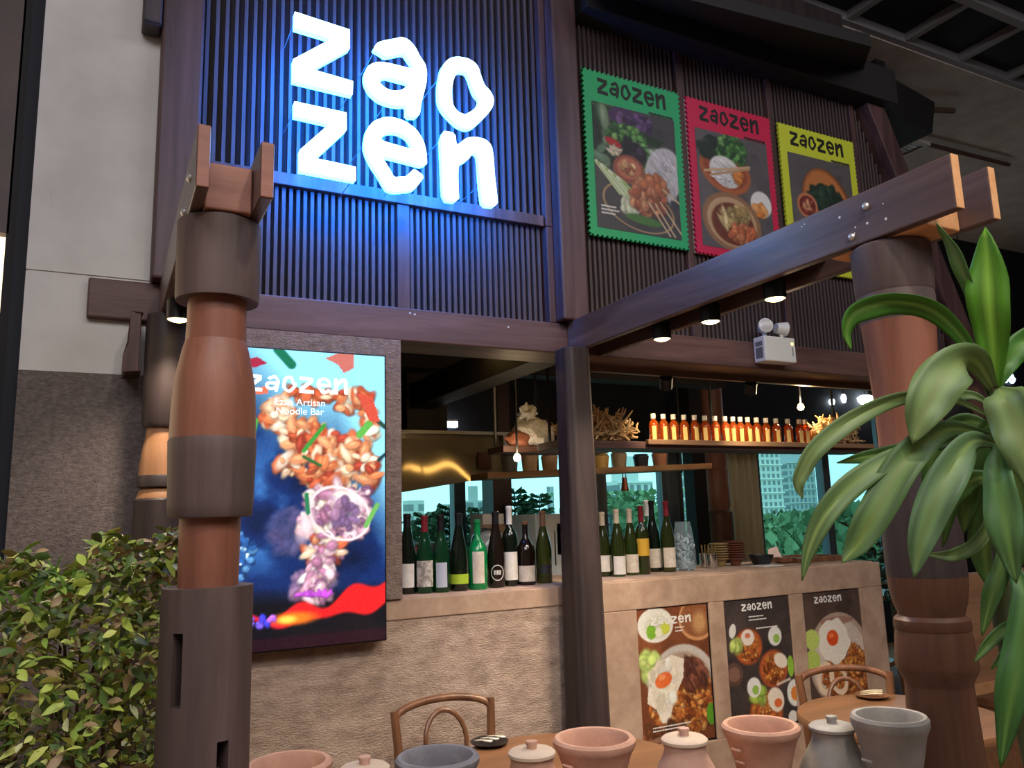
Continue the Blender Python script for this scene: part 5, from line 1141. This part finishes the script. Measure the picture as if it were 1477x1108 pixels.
LV = [
 ([(1437, 575, 1.45), (1432, 500, 1.43), (1425, 420, 1.42), (1421, 328, 1.43)], 54, (96, 156, 40), (156, 204, 76), .1, .2),
 ([(1425, 540, 1.46), (1404, 440, 1.45), (1385, 385, 1.44), (1366, 345, 1.44), (1350, 322, 1.44)], 20, (92, 130, 70), (140, 160, 100), 1.6, .3),
 ([(1428, 570, 1.46), (1400, 505, 1.44), (1350, 452, 1.41), (1290, 437, 1.40), (1238, 450, 1.40), (1221, 478, 1.40), (1228, 505, 1.40)], 34, (84, 140, 46), (136, 176, 84), .9, .3),
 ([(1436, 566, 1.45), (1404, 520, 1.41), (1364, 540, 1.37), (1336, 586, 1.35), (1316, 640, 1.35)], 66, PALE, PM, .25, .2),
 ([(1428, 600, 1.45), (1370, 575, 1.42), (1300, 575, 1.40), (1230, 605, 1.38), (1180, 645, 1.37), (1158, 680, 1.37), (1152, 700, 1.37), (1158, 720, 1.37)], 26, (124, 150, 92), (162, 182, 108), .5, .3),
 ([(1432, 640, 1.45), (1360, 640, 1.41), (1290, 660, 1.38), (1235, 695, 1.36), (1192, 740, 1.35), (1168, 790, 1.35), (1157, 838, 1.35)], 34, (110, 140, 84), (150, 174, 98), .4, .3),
 ([(1432, 620, 1.47), (1370, 630, 1.50), (1300, 650, 1.52), (1245, 660, 1.53), (1207, 668, 1.53)], 22, (84, 124, 60), (130, 162, 80), .3, .3),
 ([(1434, 630, 1.44), (1370, 620, 1.39), (1310, 660, 1.36), (1265, 735, 1.34), (1236, 785, 1.34), (1214, 812, 1.34)], 48, (98, 130, 76), (150, 174, 88), .2, .25),
 ([(1436, 640, 1.44), (1400, 640, 1.38), (1360, 700, 1.34), (1332, 770, 1.33), (1318, 834, 1.33)], 50, (104, 138, 92), (150, 176, 102), .2, .25),
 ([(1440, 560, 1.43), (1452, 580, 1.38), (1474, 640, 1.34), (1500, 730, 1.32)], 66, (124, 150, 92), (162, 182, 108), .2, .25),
 ([(1438, 640, 1.42), (1440, 690, 1.36), (1452, 770, 1.33), (1466, 842, 1.32)], 48, (94, 136, 80), (122, 164, 84), -.2, .25),
 ([(1452, 800, 1.42), (1478, 860, 1.36), (1472, 940, 1.33), (1456, 1020, 1.32), (1443, 1108, 1.32)], 46, (70, 118, 56), (112, 156, 72), .2, .3),
 ([(1448, 760, 1.45), (1446, 815, 1.42), (1430, 860, 1.41), (1416, 918, 1.41)], 26, (84, 124, 60), (130, 162, 80), .3, .3),
 ([(1450, 860, 1.45), (1476, 895, 1.42), (1450, 908, 1.41), (1425, 930, 1.41), (1405, 956, 1.41)], 18, (84, 124, 60), (130, 162, 80), .5, .3),
 ([(1452, 880, 1.46), (1490, 845, 1.46), (1470, 850, 1.44), (1442, 866, 1.44)], 26, DKG, (130, 162, 80), .3, .3),
 ([(1452, 900, 1.44), (1490, 920, 1.42), (1465, 930, 1.40), (1430, 965, 1.40)], 26, (84, 124, 60), (130, 162, 80), .3, .3),
 ([(1446, 690, 1.48), (1420, 770, 1.46), (1380, 800, 1.45), (1332, 800, 1.45)], 20, (104, 132, 70), (140, 160, 92), .3, .3),
 ([(1440, 560, 1.47), (1455, 520, 1.48), (1480, 490, 1.50), (1510, 470, 1.52)], 36, (70, 124, 40), (110, 156, 60), .3, .3),
 ([(1436, 600, 1.50), (1410, 640, 1.53), (1396, 700, 1.55), (1390, 770, 1.56)], 44, DKG, (130, 162, 80), .2, .2),
 ([(1436, 590, 1.50), (1400, 570, 1.52), (1360, 585, 1.53), (1345, 640, 1.54)], 16, (98, 132, 74), (146, 170, 90), .5, .3),
 ([(1442, 660, 1.50), (1430, 720, 1.54), (1420, 790, 1.56), (1428, 850, 1.57)], 46, (84, 124, 60), (130, 162, 80), -.2, .2),
 ([(1442, 640, 1.50), (1465, 690, 1.54), (1480, 760, 1.55), (1490, 840, 1.55)], 46, (84, 124, 60), (130, 162, 80), .2, .2),
 ([(1440, 620, 1.52), (1390, 610, 1.56), (1350, 650, 1.58), (1330, 720, 1.6)], 34, (84, 124, 60), (130, 162, 80), .2, .2),
 ([(1446, 700, 1.50), (1410, 690, 1.52), (1375, 720, 1.54), (1360, 790, 1.55)], 30, (84, 124, 60), (130, 162, 80), .2, .2),
]
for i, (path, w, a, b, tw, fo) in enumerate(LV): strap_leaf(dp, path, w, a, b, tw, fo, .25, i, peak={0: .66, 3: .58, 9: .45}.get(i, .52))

# ================================================================ HEDGE beside the turned post
hg = empty('hedge', (-.15, 2.15, 0), 'dense leafy yellow-green hedge behind the turned post', 'hedge')
MB().box(-.75, .10, 1.99, 2.40, 0, .30).build('planter_box', W['beam_x'], hg, bevel=.006); MB().box(-.73, .08, 2.01, 2.38, .30, .305).build('soil', plain('hedge_soil', (52, 40, 28), .9), hg)
hl = [plain('hedge_leaf_%d' % i, c, .5, var=.2, scale=20) for i, c in enumerate(((190, 208, 92), (140, 166, 70), (216, 222, 120), (96, 124, 62), (164, 136, 98), (222, 222, 164), (92, 96, 58)))]
def small_leaf(L_, w_, curl):
    m = MB(); pts = [(0, .001), (.25, .75), (.5, 1.0), (.75, .7), (1.0, .02)]
    for u, v in pts:
        z = -curl*u*u*L_
        m.v += [(-v*w_/2, u*L_, z+.15*v*w_), (0, u*L_, z), (v*w_/2, u*L_, z+.15*v*w_)]
    for i in range(4):
        a = i*3; m.f += [(a, a+1, a+4, a+3), (a+1, a+2, a+5, a+4)]
    return m
leaf_me = []
for i, mt in enumerate(hl):
    for (L_, w_, cu_) in ((.045, .017, .3), (.034, .020, .1)):
        o = small_leaf(L_, w_, cu_).build('tmp', mt, None, smooth=True); leaf_me.append(o.data); bpy.data.objects.remove(o)
r = random.Random(21)
def hedge_pt(front):
    x = r.uniform(-.42, .17); top = 1.40+.035*math.sin(x*17)+.03*math.sin(x*41+1); z = top-(r.random()**1.25)*.85
    y = (1.99+.03*math.sin(x*25+z*18)+r.uniform(-.03, .05)+(.05 if x > .07 else 0)) if front else r.uniform(2.02, 2.36)
    return Vector((x, y, z)), top
hoff = world_off(hg)
for k in range(300):
    p, top = hedge_pt(True)
    w_ = [5, 4, 4, 3, 3, 2, 2]
    i = r.choices(range(7), w_)[0]
    o = link_mesh('leaf', leaf_me[i*2+r.randint(0, 1)], hg, tuple(p-hoff), (r.uniform(-1.0, .9), r.uniform(-.9, .9), PI+r.uniform(-1.3, 1.3)))
    s = r.uniform(.7, 1.35); o.scale = (s, s, s)
from mathutils import Euler
for gi in range(7):
    base = [leaf_me[gi*2], leaf_me[gi*2+1]]; vv = []; ff = []
    data = [([v.co.copy() for v in me.vertices], [tuple(p.vertices) for p in me.polygons]) for me in base]
    for k in range([900, 900, 560, 900, 1300, 320, 900][gi]):
        p, top = hedge_pt(r.random() < .35); 
        M = Euler((r.uniform(-1.1, 1.0), r.uniform(-1, 1), r.uniform(0, 6.28))).to_matrix(); s = r.uniform(.6, 1.2); c, f = data[k % 2]; b = len(vv)
        vv += [tuple(M@(q*s)+p) for q in c]; ff += [tuple(j+b for j in g) for g in f]
    m = MB(); m.v = vv; m.f = ff; m.build('foliage', hl[gi], hg, smooth=True)['kind'] = 'stuff'
twm = wood('hedge_twig', (70, 52, 38), (112, 84, 60), 'z', .8)
for k in range(26):
    x = r.uniform(-.42, .10); y = r.uniform(2.02, 2.34); z1 = r.uniform(.95, 1.36)
    MB().tube([(x, y, .28), (x+r.uniform(-.04, .04), y+r.uniform(-.02, .02), .7), (x+r.uniform(-.06, .06), max(1.99, y+r.uniform(-.04, .04)), z1)], [.008, .006, .003], 6).build('stem', twm, hg, smooth=True)
# grass-like blades standing out of the hedge
grm = plain('hedge_grass', (112, 150, 62), .5)
for k in range(26):
    x = r.uniform(-.24, -.02); y = r.uniform(2.0, 2.1); b = Vector((x, y, 1.30)); dx = r.uniform(-.12, .14); h_ = r.uniform(.08, .16); m = MB()
    for j in range(6):
        u = j/5; c = b+Vector((dx*u*u*1.2, -.02*u, h_*u-.05*u*u)); w_ = .005*(1-u)+.0005; m.v += [tuple(c+Vector((-w_, 0, 0))), tuple(c+Vector((w_, .002, 0)))]
    for j in range(5): m.f.append((2*j, 2*j+1, 2*j+3, 2*j+2))
    m.build('grass_blade', grm, hg, smooth=True)

# ================================================================ BEYOND THE BAR: dining area, far sign, lights
fs = empty('far_sign', tuple(at_y(1388, 556, 5.9)), 'small distant glowing white letter sign in the dark dining area', 'sign')
fm_ = emit('far_sign_glow', (190, 224, 255), 5)
a_ = at_y(1364, 560, 5.9); b_ = at_y(1412, 565, 5.9); word_mesh(MB(), 'zao', a_.x, a_.z, b_.x-a_.x, 5.9, .02, .22).build('lettering', fm_, fs)
a_ = at_y(1448, 552, 5.9); b_ = at_y(1466, 555, 5.9); word_mesh(MB(), 'oo', a_.x, a_.z, b_.x-a_.x, 5.9, .02, .12).build('lettering', fm_, fs)
MB().box(at_y(1364, 560, 5.9).x, b_.x, 5.925, 5.99, at_y(1400, 550, 5.9).z-.02, at_y(1400, 550, 5.9).z+.02).build('mounting_rail', W['dark'], fs)
for i, (px, py, c, st, w_, h_, lb) in enumerate(((1367, 573, (255, 214, 150), 9, .10, .05, 'warm oval lamp below the far sign, beside the post'), (1411, 577, (255, 206, 140), 9, .10, .05, 'warm oval lamp below the far sign, beside the cane'), (1248, 577, (226, 244, 255), 6, .20, .09, 'wide white light box hanging in the dining area'), (1200, 580, (226, 244, 255), 5, .06, .06, 'small white lamp hanging beyond the lit dried roots'), (1217, 575, (226, 240, 255), 5, .05, .09, 'narrow white lamp hanging beyond the dried roots'))):
    q = at_y(px, py, 5.6); e = empty('dining_lamp', tuple(q), lb, 'lamp')
    MB().lathe([(0, -h_/2), (w_*.3, -h_*.45), (w_/2, -h_*.1), (w_/2, h_*.2), (w_*.25, h_/2), (0, h_/2)], tuple(q), 18).build('shade', emit('dining_lamp_%d' % i, c, st*2.5), e, smooth=True); MB().tube([(q.x, q.y, q.z+h_/2), (q.x, q.y, 4.81)], .006, 6).build('cord', W['black'], e)
e = empty('wall_slats', (at_y(1458, 290, 5.95).x, 5.95, 3.5), 'dark timber slats on the far dining wall', 'screen')
for k in range(9):
    q = at_y(1430+8*k, 320, 5.95); MB().box(q.x-.02, q.x+.02, 5.93, 5.99, q.z, q.z+.75).build('slat', W['slat'], e)
chair('bentwood chair in the dining area behind the counter end', 4.35, 3.85, 1.2)
round_table('round table standing in the dining area beyond the counter', 5.6, 4.7, .35)
# dark shrub behind the counter end
sh = empty('indoor_shrub', (5.05, 3.95, 0), 'dark leafy indoor shrub behind the counter end', 'plant'); r = random.Random(9); vv = []; ff = []
MB().lathe([(0, 0), (.12, 0), (.16, .3), (.14, .3), (0, .27)], (5.05, 3.95, 0), 20).build('pot', clay['dark'], sh, smooth=True); MB().tube([(5.05, 3.95, .27), (5.05, 3.95, .95)], .015, 8).build('stem', twm, sh)
c0 = [v.co.copy() for v in leaf_me[12].vertices]; f0 = [tuple(p.vertices) for p in leaf_me[12].polygons]
for k in range(260):
    p = Vector((5.05+r.gauss(0, .10), 3.95+r.gauss(0, .10), .98+r.gauss(0, .13))); M = Euler((r.uniform(-1, 1), r.uniform(-1, 1), r.uniform(0, 6.28))).to_matrix(); b = len(vv); vv += [tuple(M@(q*1.8)+p) for q in c0]; ff += [tuple(j+b for j in g) for g in f0]
m = MB(); m.v = vv; m.f = ff; m.build('foliage', plain('shrub_dark_green', (34, 56, 38), .5), sh, smooth=True)['kind'] = 'stuff'

# ================================================================ OUTSIDE: ground, trees, city
struct('ground_outside', MB().box(-200, 700, 7, 600, -9, -8.5), noise_mat('park_green', [(.3, (76, 98, 62)), (.7, (104, 126, 84))], .2, (1, 1, 1), .9))
def tower_mat(name, wall, win, sx_, sz_):
    m, nt, N, L, P = new_mat(name); tc = N.new('ShaderNodeTexCoord'); mp = N.new('ShaderNodeMapping'); mp.inputs['Rotation'].default_value = (PI/2, 0, 0)
    b = N.new('ShaderNodeTexBrick'); b.offset = 0; b.inputs['Scale'].default_value = 1; b.inputs['Brick Width'].default_value = sx_; b.inputs['Row Height'].default_value = sz_; b.inputs['Mortar Size'].default_value = min(sx_, sz_)*.22; b.inputs['Mortar Smooth'].default_value = .1
    b.inputs['Color1'].default_value = (*lin(win), 1); b.inputs['Color2'].default_value = (*lin([v*.9 for v in win]), 1); b.inputs['Mortar'].default_value = (*lin(wall), 1)
    L.new(tc.outputs['Object'], mp.inputs[0]); L.new(mp.outputs[0], b.inputs['Vector']); L.new(b.outputs[0], P.inputs['Base Color']); P.inputs['Roughness'].default_value = .7; return m
def tower(label, px0, px1, ytop, y, wall, win, fl=3.4, bay=3.0, cap=0, floors=True):
    a = at_y(px0, 745, y); b = at_y(px1, 745, y); top = at_y((px0+px1)/2, ytop, y).z; w = b.x-a.x
    e = empty('city_tower', ((a.x+b.x)/2, y, -8.5), label, 'building'); tm_ = tower_mat('tower_%d' % px0, wall, win, bay, fl)
    MB().box(a.x, b.x, y, y+w*.8, -8.5, top).build('block', tm_, e)
    if cap: MB().box(a.x+w*.25, b.x-w*.25, y+w*.2, y+w*.6, top, top+cap).build('roof_plant', plain('cap%d' % px0, wall, .8), e)
    if floors:
        ml = plain('slab%d' % px0, tuple(min(255, v*1.08) for v in wall), .8); z = max(-8.5, top-fl*26)
        base = MB().box(a.x-.2, b.x+.2, y-.5, y, 0, .5).build('balcony_slab', ml, e, rel=False); off = world_off(e); n = 0
        while z < top:
            o = base if n == 0 else base.copy()
            if n: col.objects.link(o)
            o.location = (-off.x, -off.y, z-off.z); z += fl*2; n += 1
hz = (204, 202, 196)
tower('tall slim residential tower beside the beige curtain', 1101, 1133, 630, 220, (214, 212, 206), (142, 148, 150), 2.6, 2.4)
tower('stepped glass tower next to the slim residential tower', 1141, 1181, 668, 260, (178, 182, 182), (132, 140, 146), 3.0, 2.6, 8)
tower('wide pale tower with window grid seen above the trees', 893, 944, 694, 230, (220, 218, 212), (134, 142, 146), 3.4, 3.0, 9)
tower('pale tower sliver between the grey curtain and black column', 984, 1000, 640, 200, (204, 204, 200), (142, 148, 150), 3.4, 3.0)
tower('low city block beside the screen pillar window', 588, 612, 722, 260, hz, (150, 154, 154), 4, 4, 0, False); tower('squat dark city block with flat roof near the mullion', 621, 640, 738, 280, (150, 150, 150), (118, 122, 126), 4, 4, 0, False); tower('pale square city block near the mullion', 641, 661, 727, 300, hz, (158, 162, 162), 4, 4, 0, False); tower('flat-topped city block with roof plant behind the paper carton', 676, 697, 722, 250, (180, 180, 178), (134, 140, 144), 4, 4, 5, False); tower('thin tall tower far beyond the white appliance', 793, 800, 702, 320, (178, 182, 184), (140, 146, 150), 4, 4, 0, False); tower('pale tower behind the spiky terrace plants', 752, 766, 726, 300, hz, (158, 162, 162), 4, 4, 0, False)
def tree(label, px, ytop, y, spread, seed, c1_, c2_, zb=-8.5, n_=900, size=.55):
    q = at_y(px, ytop, y); top = q.z; r = random.Random(seed); e = empty('park_tree', (q.x, y, zb), label, 'tree', 'trees outside the windows')
    MB().tube([(q.x, y, zb), (q.x+.2, y, (zb+top)/2), (q.x, y, top-1)], [.35, .25, .08], 8).build('trunk', twm, e, smooth=True)
    for gi, c in enumerate((c1_, c2_)):
        m = MB(); cl_ = [(r.gauss(0, spread*.42), r.gauss(0, spread*.3), r.uniform(0, 1)) for _ in range(22)]
        for k in range(n_):
            cx, cy, cz_ = cl_[k % 22]; zz = top-.4-cz_*(top-zb)*.62; rr = spread*.22
            p = Vector((q.x+cx*(.45+.7*cz_)+r.gauss(0, rr), y+cy+r.gauss(0, rr), min(top, zz+r.gauss(0, rr)))); M = Euler((r.uniform(0, 6), r.uniform(0, 6), r.uniform(0, 6))).to_matrix(); s = size*r.uniform(.5, 1.2)
            m.add([p+M@Vector(v)*s for v in ((-.5, -.25, 0), (.2, -.4, 0), (.6, .1, .1), (0, .45, 0))], [(0, 1, 2, 3)])
        m.build('crown', plain('tree_%d_%d' % (seed, gi), c, .8), e)['kind'] = 'stuff'
tc1, tc2 = (84, 112, 74), (116, 144, 100)
for i, (px, yt, y, sp_, lb) in enumerate(((900, 712, 50, 5, 'bushy park tree in front of the wide pale tower'), (940, 738, 68, 6, 'lower park tree beside the wide pale tower'), (885, 722, 38, 4, 'park tree beside the grey curtain'), (1115, 748, 28, 4, 'park tree under the slim residential tower'), (1150, 742, 36, 4, 'park tree under the stepped glass tower'), (1185, 750, 44, 5, 'park tree behind the window frame post'), (1225, 735, 20, 3, 'park tree beyond the window behind the drooping leaves'), (1015, 760, 54, 4, 'park tree glimpsed beside the carved column'), (990, 752, 80, 5, 'park tree below the pale tower sliver'))):
    tree(lb, px, yt, y, sp_, 40+i, tc1, tc2)
# spiky terrace plants just outside the kitchen windows
spm = plain('spiky_plant', (64, 88, 56), .7)
for i, (px, yt, lb) in enumerate(((648, 735, 'spiky terrace plant behind the clear bowl'), (690, 738, 'spiky terrace plant next to the paper carton'), (742, 712, 'tall tiered terrace plant beside the dark red column'), (778, 718, 'tiered terrace plant above the white appliance'), (612, 748, 'low spiky terrace plant near the screen pillar'))):
    TY = (7.3, 8.7, 7.2, 8.8, 8.0)[i]; q = at_y(px, yt, TY); r = random.Random(60+i); e = empty('terrace_plant', (q.x, TY, -.5), lb, 'plant', 'terrace plants outside the kitchen windows'); m = MB()
    MB().tube([(q.x, TY, -.5), (q.x, TY, q.z)], [.02, .006], 6).build('stem', twm, e)
    m = MB(); zz = q.z
    while zz > .7:
        L_ = .05+.30*min(1, (q.z-zz)/.5)
        for k in range(9):
            a = r.uniform(0, 6.28); d = Vector((math.cos(a), math.sin(a), r.uniform(-.1, .5))); c = Vector((q.x, TY, zz)); s = Vector((-math.sin(a), math.cos(a), 0))*.012; n3 = Vector((0, 0, .012))
            for j in range(3):
                b0 = c+d*L_*j/3; b1 = c+d*L_*(j+1.2)/3
                m.add([b0-s-n3, b0+s+n3, b1], [(0, 1, 2)]); m.add([b0, b0+d*.05+s*6+n3*3, b0+d*.08+s*6], [(0, 1, 2)]); m.add([b0, b0+d*.05-s*6+n3*3, b0+d*.08-s*6], [(0, 1, 2)])
        zz -= .06
    m.build('needles', spm, e)['kind'] = 'stuff'
struct('terrace', MB().box(1, 14, 6.2, 9.6, -.6, -.5), W['concrete'])
e = empty('terrace_rail', (3.2, 9.4, -.5), 'thin metal terrace railing outside the kitchen windows', 'railing')
for z in (1.15, 1.3, 1.42): MB().box(2.2, 6.5, 9.39, 9.41, z-.012, z+.012).build('rail', W['frame_grey'], e)
for k in range(8): MB().box(2.3+.58*k-.015, 2.3+.58*k+.015, 9.38, 9.42, -.5, 1.45).build('post', W['frame_grey'], e)
